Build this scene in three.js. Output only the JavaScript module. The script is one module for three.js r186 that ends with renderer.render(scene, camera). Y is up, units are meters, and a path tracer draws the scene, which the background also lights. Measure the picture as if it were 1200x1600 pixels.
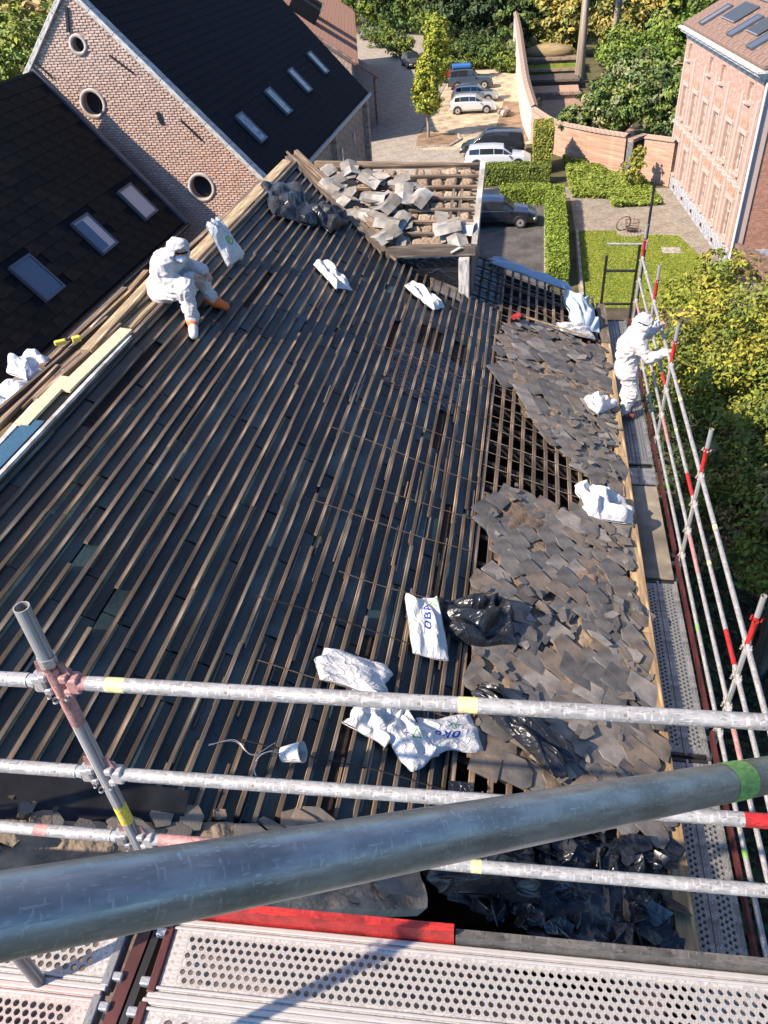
import * as THREE from 'three';
import { mergeGeometries } from 'three/addons/utils/BufferGeometryUtils.js';
import { RoundedBoxGeometry } from 'three/addons/geometries/RoundedBoxGeometry.js';
import { Sky } from 'three/addons/objects/Sky.js';

// ---------------------------------------------------------------- camera, sky, sun, exposure
const scene = new THREE.Scene();
const camera = new THREE.PerspectiveCamera(67.38, 0.75, 0.05, 900);
camera.position.set(0, 15, 0);
camera.up.set(-0.05248, 0.78541, -0.61675);
camera.lookAt(-0.16377, 15 - 0.61601, -0.77053);
const SUN = new THREE.Vector3(-0.635, 0.645, 0.425).normalize();
const sky = new Sky(); sky.name = 'sky'; sky.scale.setScalar(800);
sky.material.uniforms.sunPosition.value.copy(SUN);
sky.material.uniforms.turbidity.value = 4; sky.material.uniforms.rayleigh.value = 0.95;
sky.material.uniforms.mieCoefficient.value = 0.003;
sky.userData.kind = 'structure';
scene.add(sky);
scene.environmentIntensity = 0.2;
const sun = new THREE.DirectionalLight(0xffe9cf, 5);
sun.position.copy(SUN).multiplyScalar(120).add(new THREE.Vector3(0, 0, -45));
sun.target.position.set(0, 0, -45); sun.castShadow = true; sun.shadow.radius = 1;
sun.shadow.mapSize.set(4096, 4096);
Object.assign(sun.shadow.camera, { left: -90, right: 90, top: 90, bottom: -90, near: 1, far: 320 });
scene.add(sun, sun.target);
const renderer = new THREE.WebGLRenderer({ antialias: true });
renderer.toneMapping = THREE.LinearToneMapping; renderer.toneMappingExposure = 2.1;
renderer.shadowMap.enabled = true;

// ---------------------------------------------------------------- helpers
let seedState = 7;
function seed(s) { seedState = (s * 2654435761) >>> 0 || 1; }
function R() { seedState |= 0; seedState = (seedState + 0x6D2B79F5) | 0; let t = Math.imul(seedState ^ (seedState >>> 15), 1 | seedState); t = (t + Math.imul(t ^ (t >>> 7), 61 | t)) ^ t; return ((t ^ (t >>> 14)) >>> 0) / 4294967296; }
const rr = (a, b) => a + (b - a) * R();
const pick = a => a[Math.floor(R() * a.length)];
const V = (x, y, z) => new THREE.Vector3(x, y, z);
const lerp = (a, b, t) => a + (b - a) * t;
const taken = {};
function numbered(n) { const k = taken[n] = (taken[n] ?? -1) + 1; return k ? n + '_' + String(k).padStart(3, '0') : n; }
function shadows(m) { m.castShadow = true; m.receiveShadow = true; return m; }
function tag(o, label, category, group, kind) { o.userData = { label, category }; if (group) o.userData.group = group; if (kind) o.userData.kind = kind; return o; }
// a Group at a thing's base
function thing(name, label, category, pos = [0, 0, 0], turn = 0, group) {
  const g = new THREE.Group(); g.name = numbered(name); g.position.set(...pos); g.rotation.y = turn;
  tag(g, label, category, group); scene.add(g); return g;
}
// a mesh whose geometry is in the frame of its parent
function part(name, geo, mat, parent) { const m = shadows(new THREE.Mesh(geo, mat)); m.name = name; parent.add(m); return m; }
// a mesh whose geometry was laid out in world metres, hung below an unrotated thing
function wpart(name, geo, mat, parent) {
  let o = [0, 0, 0], p = parent; while (p && p !== scene) { o = [o[0] + p.position.x, o[1] + p.position.y, o[2] + p.position.z]; p = p.parent; }
  geo.translate(-o[0], -o[1], -o[2]); return part(name, geo, mat, parent);
}
function solo(name, geo, mat, label, category, group, pos = [0, 0, 0]) {
  const m = shadows(new THREE.Mesh(geo, mat)); m.name = numbered(name); m.position.set(...pos); tag(m, label, category, group); scene.add(m); return m;
}
function struct(name, geo, mat) { const m = shadows(new THREE.Mesh(geo, mat)); m.name = name; m.userData = { kind: 'structure' }; scene.add(m); return m; }
function scaleUV(g, w, h, d) {
  const u = g.attributes.uv, dims = [[d, h], [d, h], [w, d], [w, d], [w, h], [w, h]];
  for (let f = 0; f < 6; f++) for (let i = 0; i < 4; i++) { const k = f * 4 + i; u.setXY(k, u.getX(k) * dims[f][0], u.getY(k) * dims[f][1]); }
  return g;
}
// box with uv in metres; w = length along x (grain direction)
function box(w, h, d, x = 0, y = 0, z = 0) { return scaleUV(new THREE.BoxGeometry(w, h, d), w, h, d).translate(x, y, z); }
function rbox(w, h, d, r = 0.01, x = 0, y = 0, z = 0) { const g = new RoundedBoxGeometry(w, h, d, 2, r); return g.translate(x, y, z); }
function merge(list) { return mergeGeometries(list.map(g => { const q = g.index ? g.toNonIndexed() : g; for (const k of Object.keys(q.attributes)) if (!['position', 'normal', 'uv'].includes(k)) q.deleteAttribute(k); if (!q.attributes.uv) q.setAttribute('uv', new THREE.BufferAttribute(new Float32Array(q.attributes.position.count * 2), 2)); return q; })); }
const yAx = V(0, 1, 0);
function tubeGeo(a, b, r, seg = 20, open = false) {
  const A = V(...a), B = V(...b), L = A.distanceTo(B), g = new THREE.CylinderGeometry(r, r, L, seg, 1, open);
  const u = g.attributes.uv; for (let i = 0; i < u.count; i++) u.setXY(i, u.getX(i) * 0.3, u.getY(i) * L);
  g.applyQuaternion(new THREE.Quaternion().setFromUnitVectors(yAx, B.clone().sub(A).normalize())); const c = A.add(B).multiplyScalar(0.5); return g.translate(c.x, c.y, c.z);
}
// hollow pipe with an open mouth
function pipeGeo(a, b, r, t = 0.0035) {
  const A = V(...a), B = V(...b), L = A.distanceTo(B), pts = [[r - t, 0], [r, 0], [r, L], [r - t, L], [r - t, 0]].map(p => new THREE.Vector2(...p));
  let g = new THREE.LatheGeometry(pts, 24).toNonIndexed(); g.computeVertexNormals();
  const p = g.attributes.position, n = g.attributes.normal;
  for (let i = 0; i < p.count; i++) { const ny = n.getY(i); if (Math.abs(ny) < 0.5) { const x = p.getX(i), z = p.getZ(i), l = Math.hypot(x, z) || 1, s = l > r - t * 0.5 ? 1 : -1; n.setXYZ(i, s * x / l, 0, s * z / l); } }
  g.applyQuaternion(new THREE.Quaternion().setFromUnitVectors(yAx, B.clone().sub(A).normalize())); return g.translate(A.x, A.y, A.z);
}
// polygon prism in the xz plane between two heights, y function allowed for the top
function flat(pts, y) {
  const s = new THREE.Shape(pts.map(p => new THREE.Vector2(p[0], -p[1]))); const g = new THREE.ShapeGeometry(s); g.rotateX(-Math.PI / 2); g.translate(0, y, 0);
  const P = g.attributes.position, U = g.attributes.uv; for (let i = 0; i < P.count; i++) U.setXY(i, P.getX(i), P.getZ(i)); return g;
}
// quads from explicit corners, uv in metres along first edge / second edge
function quadGeo(quads) {
  const pos = [], uv = [], idx = []; let k = 0;
  for (const q of quads) {
    const [a, b, c, d] = q.map(p => Array.isArray(p) ? V(...p) : p), w = a.distanceTo(b), h = b.distanceTo(c);
    for (const p of [a, b, c, d]) pos.push(p.x, p.y, p.z); uv.push(0, 0, w, 0, w, h, 0, h); idx.push(k, k + 1, k + 2, k, k + 2, k + 3); k += 4;
  }
  const g = new THREE.BufferGeometry(); g.setAttribute('position', new THREE.Float32BufferAttribute(pos, 3)); g.setAttribute('uv', new THREE.Float32BufferAttribute(uv, 2)); g.setIndex(idx); g.computeVertexNormals(); return g;
}
// slab: a quad thickened along -normal
function slabGeo(a, b, c, d, t) {
  const P = [a, b, c, d].map(p => V(...p)), n = P[1].clone().sub(P[0]).cross(P[3].clone().sub(P[0])).normalize().multiplyScalar(-t);
  const Q = P.map(p => p.clone().add(n));
  return quadGeo([[P[0], P[1], P[2], P[3]], [Q[3], Q[2], Q[1], Q[0]], [P[0], Q[0], Q[1], P[1]], [P[1], Q[1], Q[2], P[2]], [P[2], Q[2], Q[3], P[3]], [P[3], Q[3], Q[0], P[0]]]);
}
// ---------------------------------------------------------------- noise and textures
function hash2(x, y, s) { let h = Math.imul(x, 374761393) + Math.imul(y, 668265263) + Math.imul(s, 1274126177); h = Math.imul(h ^ (h >>> 13), 1274126177); return ((h ^ (h >>> 16)) >>> 0) / 4294967296; }
function vnoise(x, y, px, py, s) {
  const xi = Math.floor(x), yi = Math.floor(y), fx = x - xi, fy = y - yi, u = fx * fx * (3 - 2 * fx), v = fy * fy * (3 - 2 * fy), m = (a, p) => ((a % p) + p) % p;
  const a = hash2(m(xi, px), m(yi, py), s), b = hash2(m(xi + 1, px), m(yi, py), s), c = hash2(m(xi, px), m(yi + 1, py), s), d = hash2(m(xi + 1, px), m(yi + 1, py), s);
  return lerp(lerp(a, b, u), lerp(c, d, u), v);
}
function fbm(u, v, fx, fy, oct, s) { let a = 0.5, t = 0, n = 0; for (let o = 0; o < oct; o++) { t += a * vnoise(u * fx, v * fy, fx, fy, s + o); n += a; a *= 0.5; fx *= 2; fy *= 2; } return t / n; }
function hash3(x, y, z) { return hash2(x + Math.imul(z, 7919), y - Math.imul(z, 104729), 17); }
function noise3(x, y, z) {
  const xi = Math.floor(x), yi = Math.floor(y), zi = Math.floor(z), f = t => t * t * (3 - 2 * t), u = f(x - xi), v = f(y - yi), w = f(z - zi);
  const L = k => lerp(lerp(hash3(xi, yi, zi + k), hash3(xi + 1, yi, zi + k), u), lerp(hash3(xi, yi + 1, zi + k), hash3(xi + 1, yi + 1, zi + k), u), v);
  return lerp(L(0), L(1), w) * 2 - 1;
}
function tex(w, h, size, f, srgb = true) {
  const d = new Uint8Array(w * h * 4);
  for (let y = 0; y < h; y++) for (let x = 0; x < w; x++) { const c = f(x / w, y / h), k = (y * w + x) * 4; for (let i = 0; i < 3; i++) d[k + i] = Math.max(0, Math.min(255, (c[i] ?? c[0]) * 255)); d[k + 3] = 255; }
  const t = new THREE.DataTexture(d, w, h); t.wrapS = t.wrapT = THREE.RepeatWrapping; t.magFilter = THREE.LinearFilter; t.minFilter = THREE.LinearMipmapLinearFilter; t.generateMipmaps = true;
  t.repeat.set(1 / size, 1 / size); if (srgb) t.colorSpace = THREE.SRGBColorSpace; t.needsUpdate = true; return t;
}
const rep = (t, sx, sy = sx) => { const c = t.clone(); c.repeat.set(1 / sx, 1 / sy); c.needsUpdate = true; return c; };
const grey = (lo, hi, fx, fy, s, oct = 5) => (u, v) => { const k = lerp(lo, hi, fbm(u, v, fx, fy, oct, s)); return [k, k, k]; };
const tGrain = tex(512, 512, 1, grey(0.55, 1.15, 8, 8, 1));                      // blotches, multiplies the base colour
const tFine = tex(512, 512, 0.5, grey(0.7, 1.15, 60, 60, 5, 3));
const tWood = tex(512, 256, 1, (u, v) => { const k = lerp(0.5, 1.15, fbm(u, v, 3, 48, 4, 21)) * lerp(0.8, 1.1, fbm(u, v, 4, 4, 3, 9)); return [k, k * 0.97, k * 0.92]; });
const bGrain = tex(256, 256, 1, grey(0, 1, 16, 16, 3), false);
const bFine = tex(256, 256, 0.3, grey(0, 1, 40, 40, 4, 3), false);
const tSlate = tex(512, 512, 0.8, (u, v) => { const k = lerp(0.45, 1.2, fbm(u, v, 5, 5, 5, 31)), w = fbm(u, v, 9, 3, 4, 77); return [k * lerp(0.93, 1.06, w), k, k * lerp(1.05, 0.92, w)]; });
const sst = (a, b, x) => { const t = Math.max(0, Math.min(1, (x - a) / (b - a))); return t * t * (3 - 2 * t); };
const tGalv = tex(512, 512, 0.6, (u, v) => { const rust = .16 * sst(.6, .8, fbm(u, v, 9, 9, 5, 57)), q = lerp(0.66, 1.06, fbm(u, v, 14, 10, 5, 41)) + .2 * sst(.66, .76, fbm(u, v, 60, 26, 3, 88)) - .14 * sst(.52, .75, fbm(u, v, 7, 9, 5, 12)) + .2 * sst(.64, .74, fbm(u, v, 11, 90, 3, 19)) - .18 * sst(.70, .78, fbm(u, v, 44, 44, 2, 23)); return [q, q - rust * .3, q - rust * .55]; });
const tTube = tex(512, 512, 0.25, (u, v) => { const q = lerp(.78, 1.06, fbm(u, v, 22, 12, 5, 141)) + .22 * sst(.70, .78, fbm(u, v, 70, 30, 3, 188)) + .16 * sst(.69, .76, fbm(u, v, 14, 110, 3, 119)) - .12 * sst(.55, .8, fbm(u, v, 4, 4, 5, 112)); return [q * .98, q, q]; });
const rGalv = tex(256, 256, 0.6, grey(0.45, 1.0, 12, 8, 44, 4), false);
// plastic creases: a web of thin folds
const bCrease = tex(384, 384, 1, (u, v) => { const w = fbm(u, v, 5, 5, 3, 91) * .18, a = 1 - Math.abs(fbm(u + w, v, 5, 5, 2, 71) * 2 - 1), b = 1 - Math.abs(fbm(u, v + w, 11, 11, 2, 72) * 2 - 1), c = 1 - Math.abs(fbm(u + w, v - w, 24, 24, 2, 73) * 2 - 1); return [Math.pow(a, 5) * .6 + Math.pow(b, 5) * .3 + Math.pow(c, 4) * .12]; }, false);
const tCobble = tex(512, 512, 2.4, (u, v) => {
  const n = 20, row = Math.floor(v * n), uu = u * n + (row % 2) * 0.5, fx = uu - Math.floor(uu), fy = v * n - row, e = Math.min(fx, 1 - fx, fy, 1 - fy), h = hash2(((Math.floor(uu) % n) + n) % n, row, 3);
  const k = (e < 0.07 ? 0.62 : lerp(0.82, 1.06, h)) * lerp(0.86, 1.08, fbm(u, v, 4, 4, 4, 6)); return [k, k * 0.98, k * 0.95]; });
const bCobble = tex(256, 256, 2.4, (u, v) => { const n = 20, row = Math.floor(v * n), uu = u * n + (row % 2) * 0.5, fx = uu - Math.floor(uu), fy = v * n - row; const e = Math.min(fx, 1 - fx, fy, 1 - fy); return [Math.min(1, e * 5)]; }, false);
const tBrick = tex(512, 512, 1.5, (u, v) => {
  const nx = 6, ny = 18, row = Math.floor(v * ny), uu = u * nx + (row % 2) * 0.5, fx = uu - Math.floor(uu), fy = v * ny - row, mort = fx < 0.05 || fy < 0.14, h = hash2(((Math.floor(uu) % nx) + nx) % nx, row, 5), g = lerp(0.85, 1.1, fbm(u, v, 12, 12, 3, 8));
  return mort ? [0.98 * g, 0.95 * g, 0.9 * g] : [lerp(0.88, 1.0, h) * g, lerp(0.80, 0.92, h) * g, lerp(0.76, 0.9, h) * g]; });
const bBrick = tex(256, 256, 1.5, (u, v) => { const nx = 6, ny = 18, row = Math.floor(v * ny), uu = u * nx + (row % 2) * 0.5, fx = uu - Math.floor(uu), fy = v * ny - row; return [fx < 0.05 || fy < 0.14 ? 0 : 0.8 + 0.2 * fbm(u, v, 30, 30, 2, 4)]; }, false);
const tGrass = tex(512, 512, 3, (u, v) => { const a = fbm(u, v, 40, 40, 3, 51), b = fbm(u, v, 5, 5, 4, 52), k = lerp(0.55, 1.15, a) * lerp(0.8, 1.12, b); return [k * lerp(0.82, 1.1, b), k, k * 0.8]; });
const tEarth = tex(512, 512, 4, (u, v) => { const a = fbm(u, v, 6, 6, 6, 61), b = fbm(u, v, 40, 40, 2, 62), k = lerp(0.6, 1.15, a) * lerp(0.85, 1.1, b); return [k, k * 0.97, k * 0.92]; });

// ---------------------------------------------------------------- materials (linear base colours)
const lin = (r, g, b) => new THREE.Color().setRGB(r, g, b);
function phys(c, rough, o = {}) { return new THREE.MeshPhysicalMaterial({ color: lin(...c), roughness: rough, side: THREE.DoubleSide, ...o }); }
function mat(c, rough = 0.8, metal = 0, o = {}) { return new THREE.MeshStandardMaterial({ color: lin(...c), roughness: rough, metalness: metal, side: THREE.DoubleSide, ...o }); }
const M = {
  wood: [[.33, .245, .18], [.26, .195, .145], [.42, .32, .24], [.19, .145, .11], [.31, .265, .22]].map(c => mat(c, .8, 0, { map: tWood, bumpMap: bFine, bumpScale: .001 })),
  greyWood: mat([.22, .19, .165], .85, 0, { map: tWood, bumpMap: bFine, bumpScale: .001 }),
  darkWood: mat([.05, .038, .03], .85, 0, { map: tWood }),
  fresh: [[.62, .46, .27], [.56, .40, .22], [.66, .53, .34]].map(c => mat(c, .7, 0, { map: tWood })),
  sarking: [[.024, .050, .054], [.015, .034, .038], [.040, .070, .074], [.010, .023, .027]].map(c => mat(c, .5, 0, { map: tSlate, bumpMap: bGrain, bumpScale: .004 })),
  slate: [[.26, .24, .22], [.20, .19, .18], [.36, .335, .31], [.26, .215, .175], [.165, .155, .15]].map(c => mat(c, .55, 0, { map: tSlate, bumpMap: bFine, bumpScale: .002 })),
  darkSlate: [[.03, .035, .042], [.045, .05, .06], [.06, .068, .08]].map(c => mat(c, .38, 0, { map: tSlate, bumpMap: bFine, bumpScale: .002 })),
  paleSlate: [[.36, .335, .305], [.29, .27, .245], [.42, .395, .365], [.23, .21, .19]].map(c => mat(c, .75, 0, { map: tSlate, bumpMap: bFine, bumpScale: .002 })),
  dust: mat([.28, .215, .16], .95, 0, { map: tEarth, bumpMap: bGrain, bumpScale: .02 }),
  mortar: mat([.36, .305, .25], .95, 0, { map: tEarth, bumpMap: bGrain, bumpScale: .03 }),
  stone: [[.36, .27, .18], [.30, .22, .15], [.42, .33, .23]].map(c => mat(c, .9, 0, { map: tGrain, bumpMap: bGrain, bumpScale: .01 })),
  galv: mat([.56, .57, .58], .42, .55, { map: tGalv, roughnessMap: rGalv }),
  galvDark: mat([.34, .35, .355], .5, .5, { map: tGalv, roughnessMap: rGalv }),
  galvPale: mat([.44, .435, .425], .55, .25, { map: tGalv }),
  tubeNear: mat([.33, .34, .345], .46, .6, { map: tTube, roughnessMap: rGalv }),
  alu: mat([.46, .445, .425], .5, .2, { map: tFine }),
  aluRose: mat([.50, .41, .385], .55, .2, { map: tFine }),
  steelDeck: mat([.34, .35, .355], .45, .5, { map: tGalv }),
  darkSteel: mat([.035, .035, .04], .5, .5, { map: tGrain }),
  red: mat([.46, .022, .02], .5, 0, { map: tGalv }),
  rose: mat([.52, .27, .25], .6, .1, { map: tGalv }),
  maroon: mat([.085, .02, .02], .5, .1, { map: tGrain }),
  yellow: mat([.72, .58, .08], .6, 0, { map: tFine }), paleYellow: mat([.72, .66, .32], .6, 0, { map: tFine }),
  green: mat([.20, .42, .10], .6, 0, { map: tFine }),
  plywood: mat([.27, .255, .22], .8, 0, { map: tEarth }),
  white: mat([.66, .66, .65], .6), offWhite: mat([.58, .56, .52], .7, 0, { map: tGrain }),
  bag: mat([.53, .53, .525], .5, 0, { bumpMap: bCrease, bumpScale: .012 }), bagGrey: mat([.50, .52, .55], .55, 0, { bumpMap: bCrease, bumpScale: .014 }),
  coverall: mat([.49, .465, .445], .75),
  skin: mat([.50, .28, .20], .6), mask: mat([.60, .62, .66], .55), orange: mat([.72, .14, .02], .6), glove: mat([.05, .045, .07], .7),
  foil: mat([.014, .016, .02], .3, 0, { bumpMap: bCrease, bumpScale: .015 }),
  blueTarp: mat([.34, .42, .50], .5), blueFoam: mat([.03, .11, .19], .7, 0, { map: tFine }),
  blackRoof: phys([.007, .009, .015], .9, { specularIntensity: .35, map: tGrain, bumpMap: bFine, bumpScale: .002 }),
  darkTile: [[.017, .014, .012], [.023, .018, .015], [.012, .011, .011], [.030, .022, .017]].map(c => phys(c, .8, { specularIntensity: .4, map: tSlate })),
  brickPale: mat([.52, .41, .36], .9, 0, { map: tFine }), gableBrick: mat([1, 1, 1], .9, 0, { map: tFine, vertexColors: true }), joint: mat([.36, .26, .20], .95, 0, { map: tFine }),
  brick: mat([.49, .39, .35], .9, 0, { map: tBrick, bumpMap: bBrick, bumpScale: .006 }),
  brickRed: mat([.42, .26, .20], .9, 0, { map: tBrick, bumpMap: bBrick, bumpScale: .006 }),
  brickTan: mat([.48, .36, .28], .9, 0, { map: tBrick, bumpMap: bBrick, bumpScale: .006 }),
  beige: mat([.42, .32, .25], .9, 0, { map: tGrain }), brownWall: mat([.20, .13, .10], .9, 0, { map: tGrain }),
  plaster: mat([.62, .60, .56], .9, 0, { map: tGrain }), stoneTrim: mat([.52, .47, .43], .85, 0, { map: tGrain }),
  plinth: mat([.42, .45, .50], .85, 0, { map: tGrain }), coping: mat([.36, .27, .21], .9, 0, { map: tGrain }),
  tile: mat([.50, .30, .22], .85, 0, { map: tGrain }), roofTile: mat([.26, .17, .13], .85, 0, { map: tGrain }),
  glass: mat([.02, .025, .03], .08, .0), glassSky: mat([.22, .22, .22], .05, .6), paleFilm: mat([.30, .36, .31], .2, 0, { map: tGrain }), lead: mat([.10, .12, .14], .45, .4),
  curtain: mat([.62, .50, .44], .8), solar: mat([.055, .06, .05], .3, .2),
  asphalt: mat([.10, .105, .115], .95, 0, { map: tEarth }), cobble: mat([.42, .38, .33], .95, 0, { map: tCobble, bumpMap: bCobble, bumpScale: .012 }),
  path: mat([.33, .30, .255], .95, 0, { map: tCobble, bumpMap: bCobble, bumpScale: .012 }), gravel: mat([.55, .47, .36], 1, 0, { map: tEarth }),
  soil: mat([.30, .21, .14], 1, 0, { map: tEarth, bumpMap: bGrain, bumpScale: .03 }), kerb: mat([.42, .38, .33], .9, 0, { map: tGrain }),
  grass: mat([.20, .245, .022], 1, 0, { map: tGrass }), ground: mat([.10, .10, .045], 1, 0, { map: tEarth }), darkSoil: mat([.085, .072, .055], 1, 0, { map: tEarth }),
  bark: mat([.20, .155, .12], .95, 0, { map: tWood, bumpMap: bGrain, bumpScale: .03 }), paleBark: mat([.42, .37, .31], .95, 0, { map: tWood, bumpMap: bGrain, bumpScale: .03 }),
  tyre: mat([.015, .015, .016], .85), rim: mat([.55, .55, .56], .35, .8), lamp: mat([.75, .75, .75], .15, .3), tail: mat([.35, .01, .01], .25),
  blackPlastic: mat([.02, .02, .022], .6), leaf: new THREE.MeshPhysicalMaterial({ color: 0xffffff, vertexColors: true, roughness: .75, side: THREE.DoubleSide }),
};
// ---------------------------------------------------------------- frames, foliage, cloth
// matrix of a local frame: X along, Y up/normal, Z = X x Y
function frame(o, X, Y) { const x = V(...X).normalize(), y = V(...Y).normalize(), z = x.clone().cross(y).normalize(), m = new THREE.Matrix4().makeBasis(x, z.clone().cross(x), z); return m.setPosition(...o); }
const inF = (g, m) => g.applyMatrix4(m);
class Leaves {
  constructor() { this.p = []; this.n = []; this.c = []; this.k = 0; this.i = []; }
  add(x, y, z, s, col, ox = 0, oy = 1, oz = 0) {
    // one bent leaf of four corners; its face leans loosely outwards
    let nx = rr(-1, 1) + ox * 1.1, ny = rr(-1, 1) + oy * 1.1, nz = rr(-1, 1) + oz * 1.1; let l = Math.hypot(nx, ny, nz) || 1; nx /= l; ny /= l; nz /= l;
    let ax = rr(-1, 1), ay = rr(-1, 1), az = rr(-1, 1); const dt = ax * nx + ay * ny + az * nz; ax -= dt * nx; ay -= dt * ny; az -= dt * nz; l = Math.hypot(ax, ay, az) || 1; ax /= l; ay /= l; az /= l;
    const bx = ny * az - nz * ay, by = nz * ax - nx * az, bz = nx * ay - ny * ax, w = s * rr(.38, .6), q = s * .18;
    this.p.push(x - ax * s, y - ay * s, z - az * s, x + bx * w + nx * q, y + by * w + ny * q, z + bz * w + nz * q, x + ax * s, y + ay * s, z + az * s, x - bx * w + nx * q, y - by * w + ny * q, z - bz * w + nz * q);
    for (let j = 0; j < 4; j++) { this.n.push(nx, ny, nz); this.c.push(...col); }
    const k = this.k; this.i.push(k, k + 2, k + 1, k, k + 3, k + 2); this.k += 4;
  }
  geo() {
    const g = new THREE.BufferGeometry(); g.setAttribute('position', new THREE.Float32BufferAttribute(this.p, 3)); g.setAttribute('normal', new THREE.Float32BufferAttribute(this.n, 3));
    g.setAttribute('color', new THREE.Float32BufferAttribute(this.c, 3)); g.setIndex(this.i); return g;
  }
}
function tint(pal) { const a = pick(pal), k = rr(.75, 1.25), w = rr(-.12, .12); return [a[0] * k * (1 + w), a[1] * k, a[2] * k * (1 - w)]; }
// blobs: [x,y,z,rx,ry,rz]; leaves gather in clumps spread over the outer part of each blob
function crownGeo(blobs, clumpsPer, leavesPer, size, pal, spread = .28) {
  const L = new Leaves();
  for (const [cx, cy, cz, rx, ry, rz] of blobs) for (let c = 0; c < clumpsPer; c++) {
    const t = rr(0, Math.PI * 2), u = rr(-1, 1), w = Math.sqrt(1 - u * u), r = Math.pow(R(), .45), dx = w * Math.cos(t), dy = u, dz = w * Math.sin(t);
    const px = cx + dx * rx * r, py = cy + dy * ry * r, pz = cz + dz * rz * r, cr = Math.min(rx, ry, rz) * spread * rr(.6, 1.3), base = tint(pal);
    for (let k = 0; k < leavesPer; k++) {
      const a = rr(0, 6.283), b = rr(-1, 1), q = Math.sqrt(1 - b * b), d = Math.pow(R(), .5), ex = q * Math.cos(a), ey = b, ez = q * Math.sin(a), v = rr(.82, 1.18);
      L.add(px + ex * cr * d, py + ey * cr * d * .75, pz + ez * cr * d, size * rr(.6, 1.25), [base[0] * v, base[1] * v, base[2] * v], dx * .6 + ex * .5, dy * .6 + ey * .5 + .35, dz * .6 + ez * .5);
    }
  }
  return L.geo();
}
// leaves over the faces of a clipped hedge
function hedgeGeo(w, h, d, n, size, pal) {
  const L = new Leaves(), A = [w * d, w * h, w * h, d * h, d * h], T = A.reduce((a, b) => a + b);
  for (let i = 0; i < n; i++) {
    let r = R() * T, f = 0; while (r > A[f]) { r -= A[f]; f++; }
    const a = rr(-.5, .5), b = rr(0, 1), o = rr(-.1, .05) + noise3(a * w * 1.3, b * h * 1.3, f * 3) * .07;
    const P = [[a * w, h + o, (b - .5) * d], [a * w, b * h, d / 2 + o], [a * w, b * h, -d / 2 - o], [w / 2 + o, b * h, a * d], [-w / 2 - o, b * h, a * d]][f], N = [[0, 1, 0], [0, .2, 1], [0, .2, -1], [1, .2, 0], [-1, .2, 0]][f];
    L.add(...P, size * rr(.6, 1.2), tint(pal), ...N);
  }
  return L.geo();
}
function limb(pts, r0, r1, seg = 8) {
  const c = new THREE.CatmullRomCurve3(pts.map(p => V(...p))), n = 14, g = new THREE.TubeGeometry(c, n, 1, seg, false), P = g.attributes.position;
  for (let i = 0; i <= n; i++) { const o = c.getPointAt(i / n), r = lerp(r0, r1, i / n); for (let j = 0; j <= seg; j++) { const k = i * (seg + 1) + j; P.setXYZ(k, o.x + (P.getX(k) - o.x) * r, o.y + (P.getY(k) - o.y) * r, o.z + (P.getZ(k) - o.z) * r); } }
  g.computeVertexNormals(); return g;
}
// crumpled sack: two skins that meet along an uneven outline; lies on its local xz plane
function sackGeo(w, d, h, s, fold = 1, pinch = 0) {
  const n = 44, pos = [], uv = [], idx = [];
  for (let side = 0; side < 2; side++) for (let i = 0; i <= n; i++) for (let j = 0; j <= n; j++) {
    const u = i / n * 2 - 1, v = j / n * 2 - 1, e = Math.max(Math.abs(u), Math.abs(v)), k = e ? Math.hypot(u, v) / e : 1, q = lerp(1, 1 / k, .14);
    const nz = noise3(u * 1.3 + s * 9.1, v * 1.3 + s * 3.7, s * 1.7), nz2 = noise3(u * 2.9 + s, v * 2.9 - s * 2, 4.2 + s);
    let x = u * q * w / 2 * (1 + nz * .22) * (1 - pinch * (v * .5 + .5)), z = v * q * d / 2 * (1 + nz2 * .16);
    const dome = Math.pow(Math.max(0, 1 - e * e), .6), th = s * 2.3, du = u * Math.cos(th) + v * Math.sin(th), dv = -u * Math.sin(th) + v * Math.cos(th);
    const warp = 1.6 * noise3(u * 1.1 + s, v * 1.1, s * 2), f1 = Math.pow(Math.abs(Math.cos(du * 3.1 + warp)), 1.6), f2 = Math.pow(Math.abs(Math.cos(du * 1.7 - dv * 3.4 + warp * 1.7 + s)), 2.2), f3 = noise3(u * 4.5 + s, v * 4.5, s * 3);
    let y = h * dome * (.34 + .2 * nz) + fold * h * Math.min(1, dome * 1.5) * (.26 * f1 + .2 * f2 + .06 * f3);
    if (side) y = -.006; else y = Math.max(y, 0) + .002 + .22 * h * Math.max(0, noise3(u * 1.7 - s, v * 1.7 + s, 9));
    pos.push(x, y, z); uv.push(1 - i / n, j / n);
  }
  const m = (n + 1) * (n + 1);
  for (let side = 0; side < 2; side++) for (let i = 0; i < n; i++) for (let j = 0; j < n; j++) { const a = side * m + i * (n + 1) + j, b = a + n + 1; side ? idx.push(a, b, a + 1, b, b + 1, a + 1) : idx.push(a, a + 1, b, b, a + 1, b + 1); }
  for (let i = 0; i < n; i++) for (const [a, b] of [[i, i + 1], [m - 1 - i, m - 2 - i]].map(([p, q]) => [p, q])) idx.push(a, b, a + m, b, b + m, a + m);
  for (let i = 0; i < n; i++) for (const c of [0, n]) { const a = i * (n + 1) + c, b = a + n + 1; idx.push(a, b, a + m, b, b + m, a + m); }
  const g = new THREE.BufferGeometry(); g.setAttribute('position', new THREE.Float32BufferAttribute(pos, 3)); g.setAttribute('uv', new THREE.Float32BufferAttribute(uv, 2)); g.setIndex(idx); g.computeVertexNormals(); return g;
}
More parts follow.
